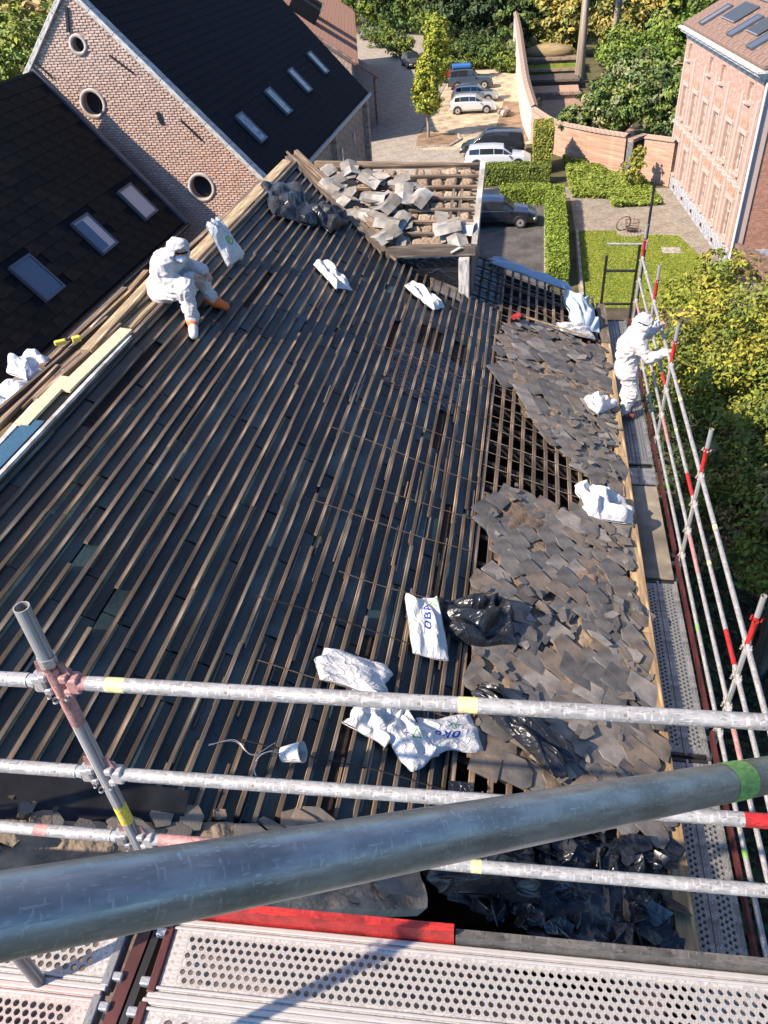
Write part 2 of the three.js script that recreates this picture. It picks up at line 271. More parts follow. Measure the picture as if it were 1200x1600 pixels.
// irregular thin plate with 5-7 corners, lying in xz
function shardGeo(w, d, t, rough = .25, n = 6) {
  const s = new THREE.Shape(); for (let i = 0; i < n; i++) { const a = (i + rr(-.3, .3)) / n * 6.283 + .5, c = Math.cos(a), q = Math.sin(a), e = 1 / Math.max(Math.abs(c), Math.abs(q)), k = lerp(e, 1, .35) * (1 - rr(0, rough)); s[i ? 'lineTo' : 'moveTo'](c * k * w / 2, q * k * d / 2); }
  s.closePath(); const g = new THREE.ExtrudeGeometry(s, { depth: t, bevelEnabled: false }); g.rotateX(-Math.PI / 2); return g;
}
function inside(p, poly) { let c = false; for (let i = 0, j = poly.length - 1; i < poly.length; j = i++) { const [xi, yi] = poly[i], [xj, yj] = poly[j]; if ((yi > p[1]) !== (yj > p[1]) && p[0] < (xj - xi) * (p[1] - yi) / (yj - yi) + xi) c = !c; } return c; }
// named surfaces of roofs: ridge point, eave point (x,y), pieces addressed by u (metres down from the ridge), z and height h over the surface
function slope(rx, ry, ex, ey) {
  const L = Math.hypot(ex - rx, ey - ry), t = [(ex - rx) / L, (ey - ry) / L], n = t[0] > 0 ? [-t[1], t[0]] : [t[1], -t[0]];
  return { L, t, n, at: (u, z, h = 0) => V(rx + t[0] * u + n[0] * h, ry + t[1] * u + n[1] * h, z), u: x => (x - rx) / t[0],
    // local frame: X towards +z, Y normal, Z up the slope
    m(u, z, h = 0, spin = 0, tx = 0, tz = 0) { const M4 = frame([0, 0, 0], [0, 0, 1], [n[0], n[1], 0]); const q = new THREE.Matrix4().makeRotationFromEuler(new THREE.Euler(tx, spin, tz, 'YXZ')); return M4.multiply(q).setPosition(this.at(u, z, h)); } };
}
const MAIN = slope(-4.15, 11.6, -.40, 9.7), LOW = slope(-.40, 9.7, 1.38, 9.0);

// ---------------------------------------------------------------- the ground
{
  const g = new THREE.PlaneGeometry(900, 900, 1, 1); g.rotateX(-Math.PI / 2); const u = g.attributes.uv, p = g.attributes.position; for (let i = 0; i < u.count; i++) u.setXY(i, p.getX(i), p.getZ(i));
  struct('ground', g.translate(0, -.02, 0), M.ground);
  struct('garden_soil', flat([[1.4, 2], [14, 2], [14, -34.6], [2.4, -34.6], [2.2, -15], [1.4, -15]], 0), M.darkSoil);
  struct('cobbled_courtyard', flat([[-40, -45], [-3, -45], [-3, -64], [-8.9, -64.6], [-9.3, -70], [-9.2, -112], [-12, -128], [-26, -140], [-40, -135]], .004), M.cobble);
  struct('gravel_parking', flat([[-9.2, -64.6], [-3, -64], [0, -65.5], [-.6, -72], [-1.2, -82], [-2.2, -100], [-9.2, -100]], .008), M.gravel);
  struct('asphalt_drive', flat([[-6, -30], [1.0, -30], [1.0, -51.5], [-6, -51.5]], .006), M.asphalt);
  struct('garden_path', flat([[-6, -51.4], [2.6, -51.4], [2.7, -45.5], [2.6, -34.6], [11, -34.6], [11, -53], [2.4, -53.8], [-6, -53.9]], .010), M.path);
  struct('walled_yard', flat([[.2, -66], [5.5, -60], [8, -62], [8, -83], [-1.2, -83], [-.6, -72]], .005), M.brickYard = mat([.40, .28, .21], .95, 0, { map: tCobble }));
  struct('lawn', flat([[2.9, -45.2], [5.1, -45.2], [5.3, -44.6], [7.0, -44.5], [8.2, -44.3], [8.9, -41], [8.2, -34.6], [2.8, -34.6]], .016), M.grass);
  struct('tree_bed', flat([[-9.4, -70.5], [-6.2, -69.5], [-5.8, -67.4], [-6.4, -65.6], [-9.1, -65.3]], .03), M.soil);
  struct('car_park_soil', flat([[-3.6, -64.5], [-.2, -66.4], [-.7, -72], [-1.3, -82], [-2.8, -82], [-3, -72]], .012), M.soil);
  const kb = (pts) => merge(pts.slice(1).map((q, i) => { const p = pts[i], dx = q[0] - p[0], dz = q[1] - p[1], L = Math.hypot(dx, dz); return box(L, .13, .14).rotateY(-Math.atan2(dz, dx)).translate((p[0] + q[0]) / 2, .065, (p[1] + q[1]) / 2); }));
  struct('kerb', kb([[-9.1, -65.1], [-6.3, -65.4], [-5.6, -67.4], [-6.1, -69.7]]), M.kerb);
  struct('drive_kerb', kb([[1.05, -30], [1.05, -50]]), M.kerb);
  struct('path_edging', kb([[2.75, -34.6], [2.8, -45.3]]), M.kerb);
}
// ---------------------------------------------------------------- neighbouring buildings
// a pane in a frame on a slope; X of m runs along the eave, Z up the slope
function skylight(parent, m, w, l, paneMat, name = 'skylight') {
  const b = .07, o = V(0, 0, 0).applyMatrix4(new THREE.Matrix4().copyPosition(m)), fr = merge([box(w, .1, b, 0, .03, l / 2 - b / 2), box(w, .1, b, 0, .03, -l / 2 + b / 2), box(b, .1, l - 2 * b, w / 2 - b / 2, .03, 0), box(b, .1, l - 2 * b, -w / 2 + b / 2, .03, 0)]);
  const s = wpart(name, inF(fr, m), M.lead, parent); wpart('pane', inF(box(w - 2 * b, .02, l - 2 * b, 0, .045, 0), m), paneMat, s); return s;
}
function rowsOfTiles(parent, name, S, z0, z1, u0, u1, tw, te, thick, mats, skip, cap = 300) {
  const list = []; let row = 0;
  for (let u = u0 + te / 2; u < u1 + .01; u += te, row++) for (let z = z0 - (row % 2) * tw / 2; z > z1; z -= tw) { if (z - tw / 2 < z1 || z + tw / 2 > z0 + .01) continue; if (skip && skip(u, z)) continue; list.push([u, z]); }
  list.sort((a, b) => S.at(...a).distanceTo(camera.position) - S.at(...b).distanceTo(camera.position));
  const g0 = box(tw - .012, thick, te * 1.12), rest = [];
  list.forEach(([u, z], i) => {
    const m = S.m(u, z, thick * .9 + rr(-.002, .003), rr(-.006, .006), rr(.035, .055));
    if (i < cap) { const t = shadows(new THREE.Mesh(g0, pick(mats))); t.name = name; m.multiply(new THREE.Matrix4()); t.applyMatrix4(m); t.position.sub(parent.position); parent.add(t); } else rest.push(g0.clone().applyMatrix4(m));
  });
  if (rest.length) { const r = wpart(name + '_field', merge(rest), mats[0], parent); r.userData.kind = 'stuff'; }
}
seed(11);
{ // house with dark slated roof and skylights, beyond the alley
  const g = thing('dark_roofed_house', 'house with dark tiled roof, three skylights and brown wall beside the alley', 'house', [-15.9, 0, -16]);
  const S = slope(-15.9, 11.6, -11.85, 6.76);
  wpart('roof_deck', slabGeo(S.at(0, 0).toArray(), S.at(S.L, 0).toArray(), S.at(S.L, -26).toArray(), S.at(0, -26).toArray(), .1), M.blackRoof, g);
  wpart('rear_roof', slabGeo([-15.9, 11.62, -26], [-19.95, 6.78, -26], [-19.95, 6.78, 0], [-15.9, 11.62, 0], .1), M.blackRoof, g);
  const lights = [[-12.76, -18.05], [-12.77, -21.45], [-12.77, -24.6]];
  rowsOfTiles(g, 'roof_tile', S, -10, -25.95, .1, S.L - .1, .62, .36, .02, M.darkTile, (u, z) => lights.some(([x, zz]) => Math.abs(u - S.u(x)) < .72 && Math.abs(z - zz) < .72));
  const panes = [M.glassSky, M.curtain, M.curtain];
  lights.forEach(([x, z], i) => skylight(g, S.m(S.u(x), z, .03), 1.02, 1.2, panes[i]));
  wpart('roof_blind', inF(box(.45, .012, .98, .2, .06, 0), S.m(S.u(lights[1][0]), lights[1][1], .03)), M.glassSky, g);
  wpart('verge_flashing', slabGeo(S.at(-.05, -25.9, .09).toArray(), S.at(S.L + .05, -25.9, .09).toArray(), S.at(S.L + .05, -26.12, .09).toArray(), S.at(-.05, -26.12, .09).toArray(), .12), M.lead, g);
  wpart('gutter', tubeGeo([-11.78, 6.68, 0], [-11.78, 6.68, -26.1], .07, 10), M.darkSteel, g);
  wpart('gutter_lip', box(.02, .03, 26.1, -11.70, 6.74, -13.05), M.galvDark, g);
  const sh = new THREE.Shape([[0, 0], [26, 0], [26, 6.75], [0, 6.75]].map(p => new THREE.Vector2(...p))), wins = [15.2, 17.3, 19.4, 21.6, 24];
  for (const s of wins) sh.holes.push(new THREE.Path([[s - .45, 4.6], [s + .45, 4.6], [s + .45, 6.3], [s - .45, 6.3]].map(p => new THREE.Vector2(...p))));
  wpart('wall', new THREE.ExtrudeGeometry(sh, { depth: .3, bevelEnabled: false }).applyMatrix4(frame([-12.1, 0, 0], [0, 0, -1], [0, 1, 0])).translate(-.3, 0, 0), M.brownWall, g);
  wpart('gable_wall', merge([quadGeo([[[-19.7, 0, -25.9], [-12.1, 0, -25.9], [-12.1, 6.8, -25.9], [-15.9, 11.5, -25.9]], [[-19.7, 0, -25.9], [-15.9, 11.5, -25.9], [-19.7, 6.8, -25.9], [-19.7, 3, -25.9]]])]), M.brownWall, g);
  for (const s of wins) {
    const w = wpart('window', merge([box(.08, 1.7, .07, -12.2, 5.45, -s - .42), box(.08, 1.7, .07, -12.2, 5.45, -s + .42), box(.08, .07, .77, -12.2, 6.265, -s), box(.08, .07, .77, -12.2, 4.635, -s), box(.06, 1.56, .05, -12.2, 5.45, -s)]), M.white, g);
    wpart('pane', box(.02, 1.56, .77, -12.24, 5.45, -s), M.glass, w); wpart('sill', box(.22, .06, 1.06, -12.02, 4.56, -s), M.stoneTrim, w);
  }
  wpart('downpipe', tubeGeo([-11.98, 0, -22.8], [-11.98, 6.6, -22.8], .05, 10), M.darkSteel, g);
}
seed(12);
{ // barn with the brick gable and the black roof
  const g = thing('brick_gable_barn', 'large barn with pale brick gable, round windows and black roof', 'barn', [-14.6, 0, -36]);
  const eR = [-8.9, 7.6], ap = [-14.6, 13.65], eL = [-20.3, 7.6];
  const sh = new THREE.Shape([[eL[0], 0], [eR[0], 0], eR, ap, eL].map(p => new THREE.Vector2(...p)));
  const oc = [[-14.68, 12.15, .21], [-14.71, 10.43, .36], [-11.42, 7.66, .39]];
  for (const [x, y, r] of oc) { const h = new THREE.Path(); h.absarc(x, y, r, 0, 6.2832, true); sh.holes.push(h); }
  wpart('gable_wall', new THREE.ExtrudeGeometry(sh, { depth: .4, bevelEnabled: false, curveSegments: 20 }).translate(0, 0, -27.42), M.joint, g);
  // bricks, proud of their joints
  const bw = .20, bh = .066, jx = .214, jy = .08, bricks = [], tones = []; let row = 0;
  for (let y = 4.2; y < 13.55; y += jy, row++) for (let x = eL[0] + (row % 2) * jx / 2; x < eR[0]; x += jx) {
    const top = Math.min(ap[1] - Math.abs(x + bw / 2 - ap[0]) * 1.0614) - .1; if (y + bh > top || x < eL[0] + .1 || x + bw > eR[0] - .05) continue;
    if (oc.some(o => Math.hypot(x + bw / 2 - o[0], y + bh / 2 - o[1]) < o[2] + .15)) continue;
    const w = bw - rr(0, .02), h = bh - rr(0, .012), d = .018 + rr(0, .014), z = -27.02 + d, k = .009, X = x, Y = y, a = [X, Y, -27.03], A = (px, py, pz) => [px, py, pz];
    const f = [A(X + k, Y + k, z), A(X + w - k, Y + k, z), A(X + w - k, Y + h - k, z), A(X + k, Y + h - k, z)], b = [A(X, Y, -27.03), A(X + w, Y, -27.03), A(X + w, Y + h, -27.03), A(X, Y + h, -27.03)];
    { const o = Math.max(0, 1 - Math.hypot(x + 10.6, y - 8.2) / 2.2), h = rr(.86, 1.1), w = rr(-.05, .05) + o * rr(0, .3), c = [.58 * h * (1 + w * .3), .435 * h * (1 - w * .6), .355 * h * (1 - w)]; for (let q = 0; q < 20; q++) tones.push(...c); }
    bricks.push(f, [b[0], b[1], f[1], f[0]], [b[1], b[2], f[2], f[1]], [b[2], b[3], f[3], f[2]], [b[3], b[0], f[0], f[3]]);
  }
  const bg = quadGeo(bricks); { const p = bg.attributes.position, u = bg.attributes.uv; for (let i = 0; i < p.count; i++) u.setXY(i, p.getX(i) * .4, p.getY(i) * .4); }
  bg.setAttribute('color', new THREE.Float32BufferAttribute(tones, 3)); wpart('brickwork', bg, M.gableBrick, g).userData.kind = 'stuff';
  for (const [x, y, r] of oc) {
    const o = wpart('round_window', new THREE.TorusGeometry(r + .05, .06, 10, 36).scale(1, 1, .7).translate(x, y, -27.0), M.stoneTrim, g);
    wpart('pane', new THREE.CircleGeometry(r + .02, 28).translate(x, y, -27.3), M.glass, o);
    wpart('reveal', new THREE.CylinderGeometry(r, r, .4, 30, 1, true).rotateX(Math.PI / 2).translate(x, y, -27.2), M.coping, o);
  }
  // wall anchors and slits
  const bar = (x0, y0, x1, y1, w) => { const L = Math.hypot(x1 - x0, y1 - y0); return rbox(L, w, .05, .01).rotateZ(Math.atan2(y1 - y0, x1 - x0)).translate((x0 + x1) / 2, (y0 + y1) / 2, -26.96); };
  for (const b of [[-13.67, 11.83, -13.0, 11.3, .06], [-11.67, 9.85, -11.06, 9.2, .06], [-16.33, 11.7, -15.9, 11.26, .05], [-12.44, 10.12, -12.38, 9.76, .12], [-14.72, 13.2, -14.88, 12.52, .1]]) wpart('wall_anchor', bar(...b), M.darkSteel, g);
  for (const [a, b, z0] of [[ap, eR, 1], [ap, eL, -1]]) {
    const dx = b[0] - a[0], dy = b[1] - a[1], L = Math.hypot(dx, dy), n = 9;
    for (let i = 0; i < n; i++) { const t = (i + .5) / n; wpart('coping_stone', rbox(L / n - .012, .16, .42, .015).rotateZ(Math.atan2(dy, dx)).translate(a[0] + dx * t, a[1] + dy * t + .08, -27.1), M.offWhite, g); }
  }
  const S = slope(-14.6, 13.62, -8.7, 7.38);
  wpart('roof', slabGeo(S.at(0, -27.32).toArray(), S.at(S.L, -27.32).toArray(), S.at(S.L, -45.2).toArray(), S.at(0, -45.2).toArray(), .12), M.blackRoof, g);
  for (let k = 0; k < 26; k++) { const u = .35 + k * .32; wpart('slate_course', inF(box(17.8, .012, .325, 0, .008, 0), S.m(u, -36.26, .004, 0, .03)), M.blackRoof, g); }
  wpart('rear_roof', slabGeo([-14.6, 13.64, -45.2], [-20.5, 7.4, -45.2], [-20.5, 7.4, -27.32], [-14.6, 13.64, -27.32], .12), M.blackRoof, g);
  const pm = [M.plinth, M.paleFilm, M.paleFilm, M.paleFilm];
  [[-10.2, -29.6], [-10.3, -33.75], [-10.4, -37.75], [-10.5, -41.8]].forEach(([x, z], i) => skylight(g, S.m(S.u(x), z, .05), .78, 1.25, pm[i]));
  wpart('gutter', tubeGeo([-8.62, 7.3, -27.2], [-8.62, 7.3, -45.3], .08, 10), M.galvDark, g);
  wpart('side_wall', box(.4, 7.5, 17.4, -9.1, 3.75, -36.1), M.beige, g);
  wpart('end_wall', quadGeo([[[-20.2, 0, -44.8], [-8.9, 0, -44.8], [-8.9, 7.4, -44.8], [-20.2, 7.4, -44.8]], [[-20.2, 7.4, -44.8], [-8.9, 7.4, -44.8], [-14.6, 13.5, -44.8], [-14.6, 13.5, -44.8]]]), M.beige, g);
  wpart('rear_wall', box(.4, 7.5, 17.4, -20.1, 3.75, -36.1), M.beige, g);
  for (const [z, y] of [[-35.5, 5.9], [-38.5, 5.9], [-41.5, 5.9], [-35.5, 3], [-38.5, 3]]) { const w = wpart('slit_window', box(.06, .7, .34, -8.88, y, z), M.stoneTrim, g); wpart('pane', box(.04, .56, .22, -8.865, y, z), M.glass, w); }
  for (const z of [-36.8, -44.6]) wpart('pilaster', box(.25, 7.2, .5, -8.78, 3.6, z), M.beige, g);
}
seed(13);
{ // tiled house at the end of the yard
  const g = thing('tiled_roof_house', 'house with pinkish clay tile roof and porch at the end of the courtyard', 'house', [-18, 0, -75]);
  const a = .2, ca = Math.cos(a), sa = Math.sin(a), W = (x, y, z) => [-13.6 + (x * ca + z * sa), y, -66.6 + (-x * sa + z * ca)]; // x across (left negative), z towards the back negative
  const quad = (...p) => p.map(q => W(...q));
  wpart('wall', quadGeo([quad([-.4, 0, -.3], [-.4, 0, -42], [-.4, 5.9, -42], [-.4, 5.9, -.3]), quad([-12, 0, -.3], [-.4, 0, -.3], [-.4, 5.9, -.3], [-6.2, 9.9, -.3]), quad([-12, 0, -.3], [-6.2, 9.9, -.3], [-12, 5.9, -.3], [-12, 2, -.3])]), M.beige, g);
  wpart('roof_deck', slabGeo(...quad([-6.2, 9.9, 0], [0, 5.8, 0], [0, 5.8, -42], [-6.2, 9.9, -42]), .12), M.tile, g);
  wpart('rear_roof', slabGeo(...quad([-6.2, 9.9, -42], [-12.4, 5.8, -42], [-12.4, 5.8, 0], [-6.2, 9.9, 0]), .12), M.tile, g);
  const tl = [], cyl = new THREE.CylinderGeometry(.1, .1, .42, 6, 1, true, -Math.PI / 2, Math.PI).rotateX(Math.PI / 2); // half-round clay tiles
  const o0 = V(...W(-6.2, 9.9, 0)), dn = V(...W(0, 5.8, 0)).sub(o0), Ls = dn.length(); dn.normalize(); const al = V(...W(-6.2, 9.9, -1)).sub(o0).normalize(), nn = dn.clone().cross(al).normalize(); if (nn.y < 0) nn.negate();
  for (let u = .2; u < Ls; u += .36) for (let s = .1; s < 40; s += .22) { const m = new THREE.Matrix4().makeBasis(al, nn, dn.clone()).setPosition(o0.clone().addScaledVector(dn, u).addScaledVector(al, s + rr(-.01, .01)).addScaledVector(nn, .03 + (u % .36) * .02)); tl.push(cyl.clone().applyMatrix4(m)); }
  wpart('roof_tiles', merge(tl), M.tile, g).userData.kind = 'stuff';
  for (let i = 0; i < 18; i++) { const t = (i + .5) / 18, p = W(lerp(-6.2, 0, t), lerp(9.9, 5.8, t) + .1, .08); wpart('verge_tile', rbox(.44, .14, .34, .03).rotateZ(-.585).rotateY(a).translate(...p), pick([M.coping, M.tile, M.roofTile]), g); }
  // porch roof on posts
  wpart('porch_roof', slabGeo(...quad([-.3, 5.0, -7], [1.8, 3.7, -7], [1.8, 3.7, -11], [-.3, 5.0, -11]), .12), M.roofTile, g);
  for (const z of [-7.3, -9, -10.7]) wpart('porch_post', tubeGeo(W(1.5, 0, z), W(1.5, 3.8, z), .1, 8), M.coping, g);
  wpart('eave_board', slabGeo(...quad([-.05, 5.72, 0], [.1, 5.72, 0], [.1, 5.72, -42], [-.05, 5.72, -42]), .16), M.darkWood, g);
  // dark dormers on the upper slope
  for (const s of [7, 12]) { const c = o0.clone().addScaledVector(dn, 2.4).addScaledVector(al, s); const d = wpart('dormer', inF(box(2.2, 1.2, 2.4, 0, .5, 0), new THREE.Matrix4().makeBasis(al, nn, dn.clone()).setPosition(c)), M.blackRoof, g); wpart('dormer_edge', inF(box(2.4, .08, .14, 0, 1.14, 1.24), new THREE.Matrix4().makeBasis(al, nn, dn.clone()).setPosition(c)), M.coping, d); }
}
seed(14);
{ // three-storey brick town house
  const g = thing('brick_town_house', 'three storey pink brick house with white cornice and tall windows above the lawn', 'house', [13, 0, -47]);
  const X = V(-1.05, 0, -13.9).normalize(), F = frame([9.9, 0, -40], X.toArray(), [0, 1, 0]); // local z points into the house
  const L = 15.2, sh = new THREE.Shape([[0, 0], [L, 0], [L, 8.3], [0, 8.3]].map(p => new THREE.Vector2(...p)));
  const wins = []; for (let i = 0; i < 6; i++) { const s = 1.45 + 2.42 * i; wins.push([s, .88, .96, 1.8, 0]); wins.push([s + .1, 3.98, .92, 1.68, 1]); } for (const s of [1.75, 6.6, 9.1, 14.0]) wins.push([s, 7.02, .62, .78, 2]);
  for (const [s, y, w, h] of wins) sh.holes.push(new THREE.Path([[s - w / 2, y], [s + w / 2, y], [s + w / 2, y + h], [s - w / 2, y + h]].map(p => new THREE.Vector2(...p))));
  const ext = (s, d) => { const q = new THREE.ExtrudeGeometry(s, { depth: d, bevelEnabled: false }); return q; };
  wpart('wall', inF(ext(sh, .34), F), M.brick, g);
  const B = (w, h, d, x, y, z) => inF(box(w, h, d, x, y, z), F);
  const inner = mat([.12, .085, .07], .1, 0, { map: tGrain });
  for (const [s, y, w, h, k] of wins) {
    const f = wpart('window', merge([B(w, .07, .06, s, y + .035, .17), B(w, .07, .06, s, y + h - .035, .17), B(.07, h - .14, .06, s - w / 2 + .035, y + h / 2, .17), B(.07, h - .14, .06, s + w / 2 - .035, y + h / 2, .17), ...(k < 2 ? [B(w - .14, .05, .05, s, y + h * .68, .17), B(.05, h * .68 - .1, .05, s, y + h * .34 + .03, .17)] : [])]), M.offWhite, g);
    wpart('pane', B(w - .1, h - .1, .02, s, y + h / 2, .2), inner, f);
    wpart('sill', B(w + .24, .09, .24, s, y - .05, -.02), M.stoneTrim, f);
    if (k < 2) { wpart('surround', merge([B(.16, h + .1, .05, s - w / 2 - .1, y + h / 2, -.026), B(.16, h + .1, .05, s + w / 2 + .1, y + h / 2, -.026), B(w + .44, .2, .07, s, y + h + .15, -.035)]), M.brickPale, f); wpart('panel', B(w, .42, .04, s, y + h + .5, -.02), M.brickTan, f); }
  }
  for (let i = 0; i <= 6; i++) wpart('pilaster', B(.28, 6.4, .07, Math.max(.15, .22 + 2.42 * i), 4.1, -.034), M.brickPale, g);
  wpart('string_course', B(L, .14, .12, L / 2, 3.55, -.06), M.stoneTrim, g);
  wpart('plinth', B(L, .74, .08, L / 2, .37, -.042), M.plinth, g);
  for (const s of [2.7, 5.1, 7.5, 9.9, 12.3]) { const v = wpart('cellar_vent', B(.42, .3, .05, s, .34, -.09), M.stoneTrim, g); wpart('grille', B(.32, .2, .03, s, .34, -.112), M.darkSteel, v); }
  wpart('frieze', B(L, .6, .06, L / 2, 7.98 - .04 + .36, -.034), M.plaster, g);
  for (const [y, o, h] of [[8.28, .14, .12], [8.40, .3, .14], [8.53, .42, .1]]) wpart('cornice', B(L + 2 * o, h, .4 + o, L / 2, y, .2 - o / 2 - .1), M.plaster, g);
  // side facing the camera
  wpart('side_wall', inF(box(.34, 8.3, 12, .17, 4.15, 6.36), F), M.brickRed, g);
  wpart('side_plinth', B(.06, .74, 12, -.034, .37, 6.4), M.plinth, g);
  wpart('quoin_strip', B(.06, 8.2, .5, -.034, 4.15, .3), M.brickPale, g);
  wpart('downpipe', tubeGeo([9.98, 0, -39.86], [9.98, 8.1, -39.86], .06, 10), M.white, g);
  const dr = wpart('door', inF(box(.06, 2.4, 1.2, -.045, 1.2, 3.1), F), M.darkWood, g); wpart('handle', inF(rbox(.06, .14, .04, .01, -.1, 1.1, 2.65), F), M.galv, dr);
  wpart('rear_wall', B(L, 8.3, .3, L / 2, 4.15, 12.2), M.brickRed, g); wpart('far_wall', B(.3, 8.3, 11.6, L - .17, 4.15, 6.2), M.brickRed, g);
  // roof rising from the cornice, with roof windows and dark panels
  const up = V(0, Math.sin(.5), 0).addScaledVector(V(0, 0, 1).transformDirection(F), Math.cos(.5)), o = V(-.3, 8.59, -.25).applyMatrix4(F);
  const pt = (s, u, h = 0) => o.clone().addScaledVector(X, s).addScaledVector(up, u);
  wpart('roof', slabGeo(pt(0, 0).toArray(), pt(0, 7).toArray(), pt(L + .6, 7).toArray(), pt(L + .6, 0).toArray(), -.12), M.roofTile, g);
  wpart('rear_roof', slabGeo(pt(0, 7).toArray(), [pt(0, 7).x + 6, 8.5, pt(0, 7).z + .4], [pt(L + .6, 7).x + 6, 8.5, pt(L + .6, 7).z + .4], pt(L + .6, 7).toArray(), -.12), M.roofTile, g);
  const RN = up.clone().cross(X).normalize(); if (RN.y < 0) RN.negate();
  const RM = (s, u) => new THREE.Matrix4().makeBasis(X, RN, X.clone().cross(RN)).setPosition(pt(s, u).addScaledVector(RN, .13));
  const zs = X.clone().cross(RN).dot(up);
  for (let k = 0; k < 13; k++) wpart('tile_course', inF(box(L + .56, .025, .55), RM(L / 2 + .3, .3 + k * .52).multiply(new THREE.Matrix4().makeRotationX(zs > 0 ? .03 : -.03))), M.roofTile, g);
  for (const [s, u, w, l] of [[12.9, 1.2, .9, 1.7], [7.5, 1.3, 1.0, 1.6], [3.6, 1.2, 1.0, 1.6], [5.4, 3.3, 1.0, 1.6]]) skylight(g, RM(s, u).multiply(new THREE.Matrix4().makeTranslation(0, .05, 0)), w, l, M.glassSky, 'roof_window');
  for (const [s, u, w, l] of [[10.4, 1.85, 2.6, 1.3], [5.6, 1.7, 1.9, 1.2], [2, 2.6, 1.7, 1.4], [9.6, 3.6, 2.4, 1.4]]) { const p = wpart('solar_panel', inF(rbox(w, .05, l, .01, 0, .08, 0), RM(s, u)), M.solar, g); wpart('panel_edge', inF(box(w + .04, .03, .05, 0, .1, zs > 0 ? -l / 2 : l / 2), RM(s, u)), M.galv, p); }
  wpart('chimney', rbox(1, 2.2, .8, .03, 14, 12, -46), M.brickRed, g);
  // garden wall beside the corner
  const w2 = thing('low_side_wall', 'low brown garden wall with stone pier at the corner of the town house', 'wall', [10.6, 0, -38]);
  wpart('wall', slabGeo([9.95, 0, -39.3], [11.4, 0, -37.3], [11.4, 1.1, -37.3], [9.95, 1.3, -39.3], .25), M.brownWall, w2);
  wpart('pier', rbox(.7, 1.9, .7, .05, 11.9, .95, -37), M.coping, w2);
}
// wall ribbons: points [x, z, height]
function wallRibbon(name, label, pts, thick, m, cm) {
  const c = new THREE.CatmullRomCurve3(pts.map(p => V(p[0], p[2], p[1])), false, 'centripetal'), n = pts.length * 6, T = [], quads = [], cop = [];
  for (let i = 0; i <= n; i++) { const p = c.getPoint(i / n), t = c.getTangent(i / n); t.y = 0; t.normalize(); T.push([p, V(-t.z, 0, t.x)]); }
  const g = thing(name, label, 'wall', [pts[0][0], 0, pts[0][1]]);
  for (let i = 0; i < n; i++) {
    const [p, a] = T[i], [q, b] = T[i + 1], pt = (P, A, s, y) => [P.x + A.x * s * thick / 2, y, P.z + A.z * s * thick / 2];
    quads.push([pt(p, a, -1, 0), pt(q, b, -1, 0), pt(q, b, -1, q.y), pt(p, a, -1, p.y)], [pt(q, b, 1, 0), pt(p, a, 1, 0), pt(p, a, 1, p.y), pt(q, b, 1, q.y)]);
    const k = 1.5; cop.push([pt(p, a, -k, p.y), pt(q, b, -k, q.y), pt(q, b, 0, q.y + .16), pt(p, a, 0, p.y + .16)], [pt(p, a, 0, p.y + .16), pt(q, b, 0, q.y + .16), pt(q, b, k, q.y), pt(p, a, k, p.y)], [pt(p, a, -k, p.y - .06), pt(q, b, -k, q.y - .06), pt(q, b, -k, q.y), pt(p, a, -k, p.y)], [pt(q, b, k, q.y - .06), pt(p, a, k, p.y - .06), pt(p, a, k, p.y), pt(q, b, k, q.y)]);
  }
  const e = (k) => { const [p, a] = T[k]; return [[p.x - a.x * thick / 2, 0, p.z - a.z * thick / 2], [p.x + a.x * thick / 2, 0, p.z + a.z * thick / 2], [p.x + a.x * thick / 2, p.y, p.z + a.z * thick / 2], [p.x - a.x * thick / 2, p.y, p.z - a.z * thick / 2]]; };
  quads.push(e(0), e(n)); const wg = quadGeo(quads); let run = 0; const u = wg.attributes.uv, P = wg.attributes.position;
  for (let i = 0; i < u.count; i++) u.setXY(i, (P.getX(i) - P.getZ(i)) * .9, P.getY(i));
  wpart('wall', wg, m, g); wpart('coping', quadGeo(cop), cm, g); return g;
}
{
  wallRibbon('white_garden_wall', 'tall whitewashed garden wall with brown coping beside the car park', [[-2.7, -112, 4.2], [-1.9, -97, 4.1], [-1.2, -82, 3.8], [-.6, -72, 3.2], [.1, -66, 2.5]], .4, M.plaster, M.coping);
  const w = wallRibbon('brick_garden_wall', 'curved tan brick garden wall with dark doorway joining the town house', [[.1, -65.9, 2.4], [1.7, -62.6, 2.15], [4, -59.5, 2.2], [6.3, -57, 2.3]], .4, M.brickTan, M.coping);
  const w3 = wallRibbon('brick_wall_end', 'short brick wall between the dark doorway and the town house', [[7.35, -55.7, 2.5], [8.9, -53.6, 2.7]], .4, M.brickTan, M.coping);
  const d = thing('garden_door', 'dark garden doorway in the tan brick wall', 'door', [6.85, 0, -56.35], Math.atan2(1.3, 1.05) );
  part('door_leaf', box(1.5, 2.2, .06, 0, 1.1, -.1), M.darkWood, d); part('lintel', box(1.7, .2, .42, 0, 2.3, 0), M.coping, d); part('jamb', box(.12, 2.2, .42, -.78, 1.1, 0), M.galvDark, d);
  // terraced beds behind the white wall
  const t = thing('terraced_bed', 'stepped planting terrace held by timber sleepers behind the white wall', 'terrace', [1.6, 0, -86]);
  [[-82.5, .45, M.brickTan], [-87, .8, M.greyWood], [-91, 1.1, M.grass], [-95, 1.5, M.dust]].forEach(([z, h, m], i) => { wpart('bed', box(5.4, h, 4, 1.5 + i * .05, h / 2, z - 2), m, t); wpart('sleeper', box(5.6, .22, .3, 1.5, h + .02, z + .1), pick([M.greyWood, M.coping]), t); });
  wpart('straw_cover', new THREE.SphereGeometry(1, 18, 10).scale(2.7, .9, 1.6).translate(1.4, 1.7, -98), mat([.40, .32, .18], 1, 0, { map: tEarth, bumpMap: bGrain, bumpScale: .06 }), t);
}
